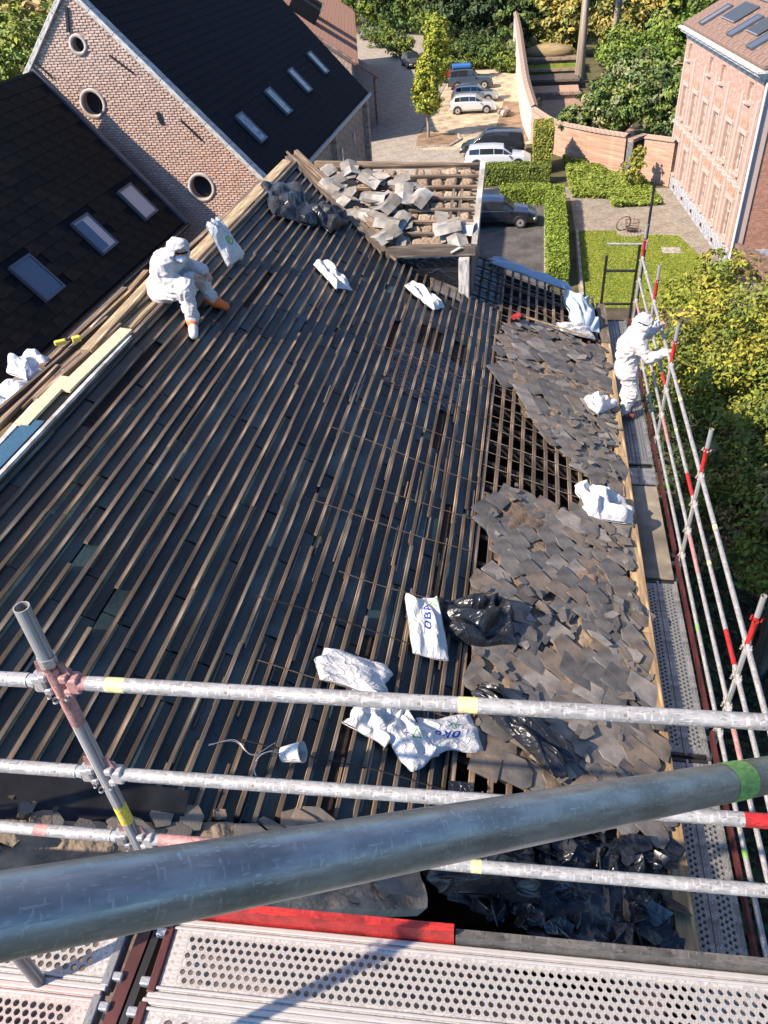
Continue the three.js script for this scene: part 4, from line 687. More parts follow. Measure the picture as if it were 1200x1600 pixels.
// -------- scaffold along the eave
{
  const g = thing('eave_scaffold', 'scaffold with four white guardrails and red couplings along the eave', 'scaffold', [2, 0, -8.5]);
  const zs = [-2.25, -4.75, -7.22, -9.77, -11.85, -13.7], ys = [9.98, 9.6, 9.22, 8.84];
  for (const z of zs) {
    const top = 10.56, s = wpart('standard', pipeGeo([2, 0, z], [2, top, z], .0242), M.galvPale, g);
    band(s, [2, 9.98, z], [2, 10.33, z], .05, 1, .0252, M.red);
    for (const y of [...ys, 10.34]) wpart('rosette', rosette.clone().translate(2, y - .04, z), y > 10.2 && z > -5 ? M.red : M.alu, s);
  }
  for (let i = 0; i < zs.length - 1; i++) for (let k = 0; k < 4; k++) {
    const a = [2.0, ys[k], zs[i] - .06], b = [2.0, ys[k], zs[i + 1] + .06], r = wpart('guardrail', tubeGeo(a, b, k ? .0215 : .0242, 14), M.galvPale, g);
    if (k === 1 || k === 2) band(r, a, b, k === 1 ? .02 : .7, k === 1 ? .2 : .97, k ? .0222 : .0248, k === 1 ? M.red : M.rose);
    if (k === 3) band(r, a, b, .5, .53, .0222, M.green, 'tape'); if (k === 1) band(r, a, b, .58, .6, .0222, M.paleYellow, 'tape'); if (k === 0) band(r, a, b, .62, .65, .0248, M.paleYellow, 'tape');
    wedgeHead(g, [2, ys[k], zs[i]], [0, 0, -1], M.alu, M.galv); wedgeHead(g, [2, ys[k], zs[i + 1]], [0, 0, 1], M.alu, M.galv);
  }
  for (const [z0, z1] of [[-2.3, -4.7], [-4.8, -7.15], [-7.25, -9.7], [-9.8, -11.8], [-11.9, -13.7]]) wpart('toe_board', box(.025, .09, z0 - z1, 1.925, 8.83, (z0 + z1) / 2), M.maroon, g);
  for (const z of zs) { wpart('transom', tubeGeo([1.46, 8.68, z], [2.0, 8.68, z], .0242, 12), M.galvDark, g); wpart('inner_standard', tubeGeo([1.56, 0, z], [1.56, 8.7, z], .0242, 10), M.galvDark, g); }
  for (const z of zs.slice(1)) wpart('brace', tubeGeo([2.0, 6.6, z], [2.0, 8.5, z + 2.2], .0215, 8), M.galvDark, g);
  // lower lift, rails in the shade
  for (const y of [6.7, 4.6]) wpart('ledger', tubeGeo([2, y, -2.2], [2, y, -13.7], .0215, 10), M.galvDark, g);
}
{ // end frame of dark tubes
  const g = thing('end_frame', 'dark tube end frame with two rungs at the far end of the eave scaffold', 'scaffold frame', [1.72, 8.8, -13.9]);
  for (const [x, h] of [[-.30, 1.15], [.24, 1.35]]) part('upright', tubeGeo([x, -.6, 0], [x, h, 0], .024, 12), M.darkSteel, g);
  for (const y of [.88, .26]) part('rung', tubeGeo([-.30, y, 0], [.24, y, 0], .022, 12), M.darkSteel, g);
  part('foot', tubeGeo([-.30, -.55, 0], [.24, -.55, 0], .022, 12), M.darkSteel, g);
  const m = thing('flag_pole', 'tall dark pole with a short pale crossbar clamped at the scaffold end', 'pole', [2.06, 8.8, -13.95]);
  part('pole', tubeGeo([0, 0, 0], [0, 2.35, 0], .022, 12), M.darkSteel, m); part('crossbar', tubeGeo([-.66, 1.35, .02], [.02, 1.35, .04], .02, 10), M.galvPale, m); part('clamp', rbox(.07, .16, .07, .015, 0, 1.33, .02), M.rose, m); part('tip', new THREE.ConeGeometry(.022, .1, 10).translate(0, 2.4, 0), M.darkSteel, m);
}
// deck planks along the eave
function eaveDeck(z0, z1, label, m, holes, y = 8.8) {
  const L = z0 - z1, W = .40, g = thing('eave_deck', label, 'scaffold deck', [1.675, y, (z0 + z1) / 2], Math.PI / 2, 'decks along the eave');
  for (const s of [-1, 1]) part('tread_plate', (holes ? perfPlate(L - .04, W / 2 - .03, .05, .036, .0125, .02, .07, .03) : box(L - .04, .012, W / 2 - .03)).translate(0, 0, s * W / 4), m, g);
  part('rib', merge([box(L, .05, .02, 0, -.01, 0), box(L, .06, .025, 0, -.01, W / 2 - .008), box(L, .06, .025, 0, -.01, -W / 2 + .008)]), M.galvDark, g);
  for (const s of [-1, 1]) part('end_cap', box(.03, .06, W - .06, s * (L / 2 - .005), -.018, 0), M.darkSteel, g); return g;
}
eaveDeck(-2.2, -4.4, 'blue grey perforated eave deck beside the shaded slates', M.steelDeck, true);
eaveDeck(-4.45, -6.75, 'blue grey perforated eave deck between the plywood and the near end', M.steelDeck, true);
{ const g = thing('plywood_deck', 'grey speckled plywood sheet on the eave scaffold', 'scaffold deck', [1.675, 8.81, -7.68]); part('sheet', box(1.78, .018, .37).rotateY(Math.PI / 2), M.plywood, g); part('batten', box(1.7, .04, .05).rotateY(Math.PI / 2).translate(0, -.03, 0), M.greyWood, g); }
eaveDeck(-8.6, -9.03, 'short blue grey deck piece between plywood and worker', M.steelDeck, false);
eaveDeck(-9.08, -11.6, 'blue grey ribbed deck under the standing worker', M.steelDeck, true);
eaveDeck(-11.65, -13.75, 'blue grey deck at the far end by the dark end frame', M.steelDeck, true);
{ // deck behind the ridge that carries the timber
  const g = thing('ridge_scaffold', 'scaffold deck behind the ridge carrying timber and bags', 'scaffold', [-4.8, 0, -6.5]);
  for (let k = 0; k < 2; k++) wpart('deck_plank', box(6.4, .05, .22).rotateY(Math.PI / 2).translate(-4.46 - k * .23, 11.44, -4.9), M.greyWood, g);
  wpart('bag_shelf', box(1.6, .05, .3).rotateY(Math.PI / 2).translate(-4.95, 11.44, -5.7), M.greyWood, g);
  for (const z of [-1.8, -4.3, -5.4, -7.9]) { wpart('transom', tubeGeo([-4.45, 11.38, z], [-4.85, 11.38, z], .0242, 10), M.galvDark, g); wpart('standard', tubeGeo([-4.85, 0, z], [-4.85, 11.40, z], .0242, 10), M.galvPale, g); }
}
// ---------------------------------------------------------------- timber behind the ridge
seed(41);
{
  const lay = (name, L, h, w, x, y, z, yaw, m, label, cat, group, roll = 0) => { const o = solo(name, box(L, h, w), m, label, cat, group, [x, y, z]); o.rotation.set(roll, Math.PI / 2 + yaw, 0, 'YXZ'); return o; };
  lay('cream_board', 1.3, .03, .13, -4.13, 11.68, -6.35, -.03, M.paleBoard = mat([.70, .60, .38], .8, 0, { map: tFine }), 'broad cream board on the timber pile beside the seated worker', 'board', undefined, .12);
  lay('cream_board', .85, .03, .12, -4.22, 11.69, -5.5, .02, M.paleBoard, 'short cream board at the end of the blue panel', 'board', undefined, .12);
  lay('insulation_slab', 1.25, .05, .16, -4.14, 11.66, -4.55, .0, M.blueFoam, 'dark blue insulation panel on the timber pile', 'panel', undefined, .1);
  lay('white_lath', 3.4, .03, .04, -4.03, 11.65, -5.2, .0, M.offWhite, 'long white lath along the ridge below the boards', 'lath');
  lay('white_lath', 2.2, .03, .05, -4.28, 11.67, -5.0, .05, M.offWhite, 'white lath under the blue insulation panel', 'lath');
  lay('pale_plank', 4.0, .05, .08, -4.74, 11.50, -6.1, .03, mat([.60, .53, .47], .8, 0, { map: tWood }), 'long pinkish plank at the outer edge of the timber pile', 'plank');
  lay('pale_plank', 2.3, .04, .12, -4.34, 11.70, -7.6, .04, M.fresh[2], 'long pale plank ending beside the seated worker', 'plank');
  for (let k = 0; k < 22; k++) lay('timber_plank', rr(1.4, 3.4), rr(.025, .045), rr(.04, .09), -4.27 - (k % 7) * .062 - rr(0, .03), 11.50 + Math.floor(k / 7) * .05 + (k % 3) * .015 + .03, rr(-7.4, -4.4), rr(-.09, .09), pick([...M.wood, M.wood[0], M.wood[2], M.fresh[1], M.fresh[0]]), 'brown plank in the timber pile behind the ridge', 'plank', 'brown planks piled behind the ridge', rr(-.2, .2));
  for (let k = 0; k < 9; k++) lay('ridge_plank', rr(1.6, 3), .03, rr(.04, .08), -4.3 - (k % 4) * .07, 11.53 + (k % 3) * .03, rr(-11.8, -8.8), rr(-.05, .05), pick([...M.wood, M.fresh[0]]), 'brown plank on the ridge beyond the seated worker', 'plank', 'brown planks beyond the seated worker', rr(-.2, .2));
  const c = thing('yellow_clamp', 'small yellow and black clamp on the timber pile', 'clamp', [-4.56, 11.72, -6.6], .6);
  part('jaw', rbox(.12, .05, .05, .015, -.07, .02, 0), M.yellow, c); part('jaw', rbox(.09, .06, .06, .015, .09, .02, .01), M.yellow, c); part('spindle', tubeGeo([-.1, .03, 0], [.12, .03, 0], .014, 10), M.blackPlastic, c);
}
// ---------------------------------------------------------------- sacks, sheets, small things
function printTex(draw) { const c = document.createElement('canvas'); c.width = c.height = 256; const x = c.getContext('2d'); x.fillStyle = '#e6e6e4'; x.fillRect(0, 0, 256, 256); draw(x); const t = new THREE.CanvasTexture(c); t.colorSpace = THREE.SRGBColorSpace; return t; }
function tri(x, cx, cy, s) { x.strokeStyle = '#46a32c'; x.lineWidth = s * .22; x.beginPath(); x.moveTo(cx, cy - s); x.lineTo(cx + s, cy + s * .8); x.lineTo(cx - s, cy + s * .8); x.closePath(); x.stroke(); }
const bagOko = mat([.72, .72, .72], .5, 0, { bumpMap: bCrease, bumpScale: .012, map: printTex(x => { x.save(); x.translate(128, 128); x.rotate(-1.2); x.fillStyle = '#1f3f9e'; x.font = 'bold 62px sans-serif'; x.textAlign = 'center'; x.fillText('oko', 10, 0); tri(x, -10, 42, 22); x.restore(); }) });
const bagOba = mat([.72, .72, .72], .5, 0, { bumpMap: bCrease, bumpScale: .012, map: printTex(x => { x.save(); x.translate(140, 120); x.rotate(.15); x.fillStyle = '#1f3f9e'; x.font = 'bold 60px sans-serif'; x.textAlign = 'center'; x.fillText('OBA', 0, 20); tri(x, 70, 60, 18); x.restore(); }) });
const bagTri = mat([.72, .72, .72], .5, 0, { bumpMap: bCrease, bumpScale: .012, map: printTex(x => { tri(x, 128, 150, 22); x.fillStyle = '#1f3f9e'; x.font = 'bold 40px sans-serif'; x.fillText('y', 150, 120); }) });
const bagMark = mat([.72, .72, .72], .5, 0, { bumpMap: bCrease, bumpScale: .012, map: printTex(x => { x.strokeStyle = '#8db63a'; x.lineWidth = 8; x.beginPath(); x.ellipse(130, 130, 34, 18, .5, 0, 7); x.stroke(); x.beginPath(); x.ellipse(122, 128, 14, 8, .5, 0, 7); x.stroke(); }) });
function sack(name, label, cat, S, x, z, w, d, h, s, spin, m, lift = .045, group, pinch = 0, fold = 1, tx = 0, tz = 0) {
  const g = sackGeo(w, d, h, s, fold, pinch), o = solo(name, g, m, label, cat, group); o.applyMatrix4(S.m(S.u(x), z, lift, spin, tx, tz)); return o;
}
sack('white_bag', 'white bag with green mark standing on the ridge beyond the seated worker', 'bag', MAIN, -3.98, -9.55, .40, .62, .14, 1.1, .15, bagMark, .25, undefined, .35, .7, -.75, -.45);
sack('white_bag', 'narrow crumpled white bag lying on the upper battens', 'bag', MAIN, -2.75, -10.45, .78, .30, .13, 2.3, .85, M.bag, .045, undefined, .2, 1.5);
sack('white_bag', 'narrow crumpled white bag lying near the far verge below the cross wing', 'bag', MAIN, -1.55, -11.2, .70, .27, .12, 3.4, 1.05, M.bag, .045, undefined, .1, 1.5);
sack('white_bag', 'white bag lying beside the blue tarpaulin', 'bag', LOW, .85, -12.25, .34, .66, .12, 4.2, .35, M.bag, .09, undefined, .1, 1.4);
sack('white_bag', 'white bag twisted over the gutter edge beside the standing worker', 'bag', LOW, 1.12, -10.05, .62, .34, .14, 5.7, -.6, M.bag, .1, undefined, .25, 1.6);
sack('white_bag', 'bundled white bags at the gutter between the two slate patches', 'bag', LOW, 1.06, -7.6, .52, .66, .2, 6.6, .3, M.bag, .09, undefined, 0, 1.8);
sack('white_bag', 'white bag with blue letters beside the black plastic sheet', 'bag', MAIN, -.74, -4.76, .74, .34, .14, 7.2, .25, bagOba, .06, undefined, .1, .9);
sack('white_bag', 'plain white bag spread above the two printed bags', 'bag', MAIN, -1.22, -3.95, .36, .62, .10, 8.5, .15, M.bag, .055, undefined, .1, .9);
sack('white_bag', 'crumpled white bag between the plain bag and the printed bags', 'bag', MAIN, -.98, -3.62, .42, .40, .14, 9.9, -.3, M.bag, .06, undefined, 0, 1.3);
sack('white_bag', 'white bag with green triangle hanging towards the eave', 'bag', MAIN, -.72, -3.52, .46, .34, .12, 10.7, .9, bagTri, .07, undefined, .1, 1);
sack('white_bag', 'white bag with blue word and green triangle pointing at the black sheet', 'bag', MAIN, -.44, -3.72, .34, .56, .10, 11.3, .5, bagOko, .075, undefined, .1, .8);
sack('blue_tarpaulin', 'crumpled light blue tarpaulin in the far corner of the lower slope', 'tarpaulin', LOW, 1.0, -13.2, 1.3, .52, .2, 12.5, .12, M.blueTarp, .04, undefined, 0, 1.7);
sack('blue_tarpaulin', 'flat strip of blue tarpaulin along the far edge of the lower slope', 'tarpaulin', LOW, .1, -14.12, .3, 1.5, .09, 13.5, .05, M.blueTarp, .03, undefined, 0, 1.6);
sack('black_sheet', 'black plastic sheet crumpled at the ridge beside the cross wing', 'plastic sheet', MAIN, -3.75, -12.1, 1.1, .75, .16, 14.5, .5, M.foil, .05, undefined, 0, 2);
sack('black_sheet', 'small black plastic sheet hanging below the cross wing valley', 'plastic sheet', MAIN, -3.2, -12.25, .8, .6, .16, 15.2, -.3, M.foil, .06, undefined, .2, 2);
sack('black_sheet', 'black plastic sheet beside the white bag with blue letters', 'plastic sheet', MAIN, -.28, -5.05, .62, .72, .20, 16.4, .35, M.foil, .06, undefined, .2, 2);
sack('black_sheet', 'narrow black plastic strip across the large slate patch', 'plastic sheet', LOW, .12, -4.0, .34, .95, .12, 17.4, -.5, M.foil, .12, undefined, .3, 1.6);
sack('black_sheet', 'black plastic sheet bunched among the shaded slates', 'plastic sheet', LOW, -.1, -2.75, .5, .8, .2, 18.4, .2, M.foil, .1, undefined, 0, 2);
{ // bags on the deck behind the ridge
  const o = solo('grey_bag', sackGeo(.75, .6, .26, 19.2, .8, 0), M.bagGrey, 'large grey white bag on the deck behind the timber pile', 'bag', undefined, [-4.95, 11.47, -5.75]); o.rotation.y = .5;
  const q = solo('grey_bag', sackGeo(.4, .36, .22, 20.2, .9, 0), M.bagGrey, 'small tied bag leaning on the large grey bag', 'bag', undefined, [-4.82, 11.6, -6.25]); q.rotation.y = -.4;
}
{ // tipped bucket and its wire
  const g = thing('white_bucket', 'small white bucket tipped over on the battens with wire handle', 'bucket', MAIN.at(MAIN.u(-1.55), -2.98, .13).toArray());
  const pts = [[0, 0], [.07, 0], [.095, .2], [.1, .2], [.1, .21], [.09, .21], [.067, .008], [0, .008]].map(p => new THREE.Vector2(p[0] * .75, p[1] * .75)); const b = part('tub', new THREE.LatheGeometry(pts, 24), M.bag, g); b.rotation.set(.5, .2, -1.35);
  const w = part('wire_handle', new THREE.TorusGeometry(.11, .004, 6, 24, Math.PI), M.galv, g); w.position.set(-.05, .02, .12); w.rotation.set(-.6, .4, .5);
  const c = thing('loose_wire', 'thin loose wires lying across the battens by the bucket', 'wire', MAIN.at(MAIN.u(-1.8), -2.95, .06).toArray());
  for (let k = 0; k < 2; k++) part('wire', new THREE.TubeGeometry(new THREE.CatmullRomCurve3([V(-.2, .09, rr(-.1, .1)), V(-.05, .03, rr(-.1, .1)), V(.08, -.02, rr(-.05, .1)), V(.2, -.08, rr(-.15, .1))]), 24, .003, 5), M.galv, c);
}
{ // broom with red head
  const a = LOW.at(LOW.u(-.12), -11.82, .17), b = LOW.at(LOW.u(1.0), -11.95, .2), g = thing('red_broom', 'red headed broom with wooden handle lying on the slates', 'broom', a.toArray());
  wpart('handle', tubeGeo(a.toArray(), b.toArray(), .014, 10), M.fresh[0], g);
  const h = wpart('head', inF(rbox(.28, .07, .06, .015), frame(a.toArray(), [.1, .35, 1], [.9, .4, 0])), M.red, g); wpart('bristles', inF(box(.27, .09, .05, 0, -.07, 0), frame(a.toArray(), [.1, .35, 1], [.9, .4, 0])), M.red, h);
}
// ---------------------------------------------------------------- people
function netMesh(f, lo, hi, cell) {
  const n = [0, 1, 2].map(i => Math.ceil((hi[i] - lo[i]) / cell) + 1), [nx, ny, nz] = n, F = new Float32Array(nx * ny * nz), id = (i, j, k) => (k * ny + j) * nx + i;
  for (let k = 0; k < nz; k++) for (let j = 0; j < ny; j++) for (let i = 0; i < nx; i++) F[id(i, j, k)] = f(lo[0] + i * cell, lo[1] + j * cell, lo[2] + k * cell);
  const vid = new Int32Array(nx * ny * nz).fill(-1), pos = [], idx = [];
  for (let k = 0; k < nz - 1; k++) for (let j = 0; j < ny - 1; j++) for (let i = 0; i < nx - 1; i++) {
    let sx = 0, sy = 0, sz = 0, c = 0; const v = []; for (let q = 0; q < 8; q++) v.push(F[id(i + (q & 1), j + (q >> 1 & 1), k + (q >> 2))]);
    for (let q = 0; q < 8; q++) for (const b of [1, 2, 4]) if (!(q & b)) { const p = q | b; if ((v[q] < 0) !== (v[p] < 0)) { const t = v[q] / (v[q] - v[p]); sx += (q & 1) + (b === 1 ? t : 0); sy += (q >> 1 & 1) + (b === 2 ? t : 0); sz += (q >> 2) + (b === 4 ? t : 0); c++; } }
    if (c) { vid[id(i, j, k)] = pos.length / 3; pos.push(lo[0] + (i + sx / c) * cell, lo[1] + (j + sy / c) * cell, lo[2] + (k + sz / c) * cell); }
  }
  const quad = (a, b, c, d, s) => { if (a < 0 || b < 0 || c < 0 || d < 0) return; s ? idx.push(a, b, c, a, c, d) : idx.push(a, c, b, a, d, c); };
  for (let k = 1; k < nz - 1; k++) for (let j = 1; j < ny - 1; j++) for (let i = 1; i < nx - 1; i++) {
    const a = F[id(i, j, k)] < 0;
    if (a !== (F[id(i + 1, j, k)] < 0)) quad(vid[id(i, j - 1, k - 1)], vid[id(i, j, k - 1)], vid[id(i, j, k)], vid[id(i, j - 1, k)], a);
    if (a !== (F[id(i, j + 1, k)] < 0)) quad(vid[id(i - 1, j, k - 1)], vid[id(i - 1, j, k)], vid[id(i, j, k)], vid[id(i, j, k - 1)], a);
    if (a !== (F[id(i, j, k + 1)] < 0)) quad(vid[id(i - 1, j - 1, k)], vid[id(i, j - 1, k)], vid[id(i, j, k)], vid[id(i - 1, j, k)], a);
  }
  const g = new THREE.BufferGeometry(); g.setAttribute('position', new THREE.Float32BufferAttribute(pos, 3)); g.setAttribute('uv', new THREE.Float32BufferAttribute(new Float32Array(pos.length / 3 * 2), 2)); g.setIndex(idx); g.computeVertexNormals(); return g;
}
function capsule(x, y, z, a, b, ra, rb) { const bx = b[0] - a[0], by = b[1] - a[1], bz = b[2] - a[2], px = x - a[0], py = y - a[1], pz = z - a[2], t = Math.max(0, Math.min(1, (px * bx + py * by + pz * bz) / (bx * bx + by * by + bz * bz + 1e-9))); return Math.hypot(px - bx * t, py - by * t, pz - bz * t) - lerp(ra, rb, t); }
const smin = (a, b, k) => { const h = Math.max(0, k - Math.abs(a - b)) / k; return Math.min(a, b) - h * h * k * .25; };
function field(bones, k, off = 0) { return (x, y, z) => { let d = 9; for (const [a, b, ra, rb] of bones) d = smin(d, capsule(x, y, z, a, b, ra + off, rb + off), k); return d; }; }
// five-fingered hand: wrist, direction of the fingers, palm normal
function handGeo(w, dir, nrm, side, curl) {
  const d = V(...dir).normalize(), n = V(...nrm).normalize(), s = d.clone().cross(n).normalize().multiplyScalar(side), P = (f, l, h) => V(...w).addScaledVector(d, f).addScaledVector(s, l).addScaledVector(n, h).toArray(), bones = [[P(0, 0, 0), P(.03, 0, 0), .025, .026], [P(.03, -.018, 0), P(.085, -.022, 0), .017, .014], [P(.03, .018, 0), P(.085, .022, 0), .017, .014], [P(.04, 0, 0), P(.085, 0, 0), .018, .014]];
  const fingers = [];
  [[-.032, .062, .0085], [-.011, .074, .0095], [.011, .080, .0095], [.032, .070, .009]].forEach(([l, len, r]) => { const a = P(.085, l, 0), b = P(.085 + len * .5 * Math.cos(curl), l * 1.1, -len * .5 * Math.sin(curl)), c = P(.085 + len * .5 * Math.cos(curl) + len * .5 * Math.cos(curl * 2.2), l * 1.12, -len * .5 * Math.sin(curl) - len * .5 * Math.sin(curl * 2.2)); fingers.push([a, b, r, r], [b, c, r, r * .85]); });
  fingers.push([P(.03, .03, 0), P(.06, .058, -.012), .011, .010], [P(.06, .058, -.012), P(.09, .062, -.03), .010, .008]);
  const f1 = field(bones, .02), f = (x, y, z) => { let v = f1(x, y, z); for (const [a, b, ra, rb] of fingers) v = smin(v, capsule(x, y, z, a, b, ra, rb), .006); return v; };
  return netMesh(f, w.map(v => v - .2), w.map(v => v + .2), .0065);
}
function wrinkle(x, y, z) { const a = noise3(x * 6, y * 10, z * 6), b = Math.abs(noise3(x * 11 + a * 1.2, y * 17, z * 11)), c = Math.abs(noise3(x * 24, y * 30 + a, z * 24)); return .016 * a + .032 * Math.pow(b, .7) + .012 * c - .016; }
function person(name, label, J, opt) {
  const g = thing(name, label, 'person', J.base), b = J;
  const head = b.head, fwd = V(...opt.face).normalize(), hUp = V(...opt.headUp).normalize(), hs = fwd.clone().cross(hUp).normalize(), HP = (f, u, s) => V(...head).addScaledVector(fwd, f).addScaledVector(hUp, u).addScaledVector(hs, s).toArray();
  const torso = [[b.pelvis, b.chest, .135, .14], [b.chest, b.neck, .13, .07], [b.hipN, b.hipF, .115, .115], [b.shN, b.shF, .07, .07], [b.neck, b.head, .055, .06]];
  const limbs = [[b.hipN, b.kneeN, .088, .062], [b.kneeN, b.ankN, .058, .042], [b.hipF, b.kneeF, .088, .062], [b.kneeF, b.ankF, .058, .042], [b.shN, b.elbN, .056, .044], [b.elbN, b.handN, .043, .030], [b.shF, b.elbF, .056, .044], [b.elbF, b.handF, .043, .030]];
  const skull = [[HP(0, .03, 0), HP(-.02, .05, 0), .088, .09], [HP(.03, -.05, 0), HP(.045, -.075, 0), .058, .05], [HP(.085, .0, 0), HP(.108, -.022, 0), .014, .016]];
  const feet = [[b.ankN, b.toeN, .045, .04], [b.ankF, b.toeF, .045, .04]];
  const all = [...torso, ...limbs, ...skull, ...feet], pts = all.flatMap(q => [q[0], q[1]]), lo = [0, 1, 2].map(i => Math.min(...pts.map(p => p[i])) - .24), hi = [0, 1, 2].map(i => Math.max(...pts.map(p => p[i])) + .24);
  const fb = field(all, .05, -.004);
  const body = merge([netMesh(fb, lo, hi, .016), netMesh(field(skull, .03), head.map(v => v - .2), head.map(v => v + .2), .008), handGeo(b.handN, opt.dirN, opt.palmN, 1, opt.curl), handGeo(b.handF, opt.dirF, opt.palmF, -1, opt.curl)]);
  const bo = wpart('body', body, M.skin, g);
  const fc = field([...torso, ...limbs], .06, .03), hood = field([[HP(-.02, .04, 0), HP(-.03, .0, 0), .118, .118], [HP(-.02, 0, 0), b.neck, .112, .10]], .06), face = HP(.125, -.012, 0), cuts = [[b.handN, opt.dirN], [b.handF, opt.dirF]], legs = [[b.ankN, b.toeN], [b.ankF, b.toeF]];
  const cov = (x, y, z) => { let d = smin(fc(x, y, z), hood(x, y, z), .05) + wrinkle(x, y, z); const fd = Math.hypot((x - face[0]), (y - face[1]), (z - face[2])) - .098; d = Math.max(d, -fd); return d; };
  wpart('coverall', netMesh(cov, lo, hi, .0105), M.coverall, g);
  wpart('zip', tubeGeo(V(...b.neck).addScaledVector(V(...opt.front), .125).toArray(), V(...b.pelvis).addScaledVector(V(...opt.front), .16).toArray(), .006, 6), M.bagGrey, g);
  // face: eyes, mask
  for (const s of [-.032, .032]) wpart('eye', new THREE.SphereGeometry(.012, 10, 8).translate(...HP(.082, .02, s)), M.blackPlastic, bo);
  wpart('face_mask', netMesh(field([[HP(.07, -.035, -.03), HP(.07, -.035, .03), .04, .04], [HP(.1, -.03, 0), HP(.115, -.045, 0), .034, .026]], .03), head.map(v => v - .22), head.map(v => v + .22), .008), M.mask, g);
  wpart('goggle_strap', new THREE.TorusGeometry(.122, .009, 6, 30).applyMatrix4(new THREE.Matrix4().makeBasis(fwd, hs, hUp).setPosition(...HP(-.015, .035, 0))), M.rose, g);
  const boot = (a, t, m) => { const f = field([[V(...a).lerp(V(...t), -.35).toArray(), V(...a).lerp(V(...t), .2).toArray(), .058, .06], [a, t, .06, .05]], .04); return netMesh(f, a.map(v => v - .24), a.map(v => v + .24), .014); };
  wpart('boot', boot(b.ankN, b.toeN), opt.boots[0], g); wpart('boot', boot(b.ankF, b.toeF), opt.boots[1], g);
  return g;
}
seed(51);
{
  const J = { base: [-3.95, 11.4, -8.02], pelvis: [-4.13, 11.74, -8.05], chest: [-4.0, 11.98, -8.05], neck: [-3.9, 12.06, -8.03], head: [-3.82, 12.14, -8.02], shN: [-3.96, 12.03, -7.87], shF: [-3.92, 12.0, -8.22], hipN: [-4.1, 11.70, -7.96], hipF: [-4.1, 11.70, -8.15], kneeN: [-3.72, 11.80, -7.80], ankN: [-3.70, 11.46, -7.74], toeN: [-3.67, 11.40, -7.66], kneeF: [-3.74, 11.82, -8.26], ankF: [-3.66, 11.45, -8.32], toeF: [-3.53, 11.355, -8.36], elbN: [-3.88, 11.80, -7.82], handN: [-3.72, 11.87, -8.0], elbF: [-3.84, 11.83, -8.3], handF: [-3.66, 11.86, -8.2] };
  person('person', 'worker in white hooded coverall with orange boots sitting on the ridge', J, { face: [.68, -.22, .70], headUp: [.3, .92, .1], dirN: [.5, -.1, -.6], palmN: [.2, .95, .2], dirF: [.8, -.6, .1], palmF: [.5, .8, .1], front: [.75, .35, .3], curl: .5, boots: [M.orange, M.orange] });
  const s = solo('shoe_cover', netMesh(field([[[-3.66, 11.405, -7.63], [-3.61, 11.39, -7.50], .058, .05]], .02), [-3.85, 11.2, -7.8], [-3.45, 11.55, -7.35], .013), M.bag, 'white overshoe at the front of the nearer orange boot', 'shoe');
  const J2 = { base: [1.55, 8.8, -10.4], pelvis: [1.52, 9.60, -10.45], chest: [1.54, 9.94, -10.42], neck: [1.60, 10.12, -10.42], head: [1.67, 10.24, -10.43], shN: [1.59, 10.06, -10.25], shF: [1.61, 10.06, -10.6], hipN: [1.54, 9.55, -10.35], hipF: [1.54, 9.55, -10.55], kneeN: [1.63, 9.24, -10.30], ankN: [1.56, 8.9, -10.32], toeN: [1.69, 8.85, -10.30], kneeF: [1.63, 9.24, -10.58], ankF: [1.56, 8.9, -10.6], toeF: [1.69, 8.85, -10.62], elbN: [1.78, 9.86, -10.18], handN: [1.96, 9.98, -10.12], elbF: [1.82, 10.0, -10.72], handF: [1.95, 10.02, -10.92] };
  person('person', 'worker in white hooded coverall standing on the eave deck gripping the guardrail', J2, { face: [.85, -.35, -.3], headUp: [.3, .95, -.1], dirN: [.8, .35, .1], palmN: [.1, .9, .1], dirF: [.8, .2, -.3], palmF: [.1, .95, .1], front: [1, .1, 0], curl: .7, boots: [M.brownBoot = mat([.16, .05, .035], .7), M.brownBoot] });
}
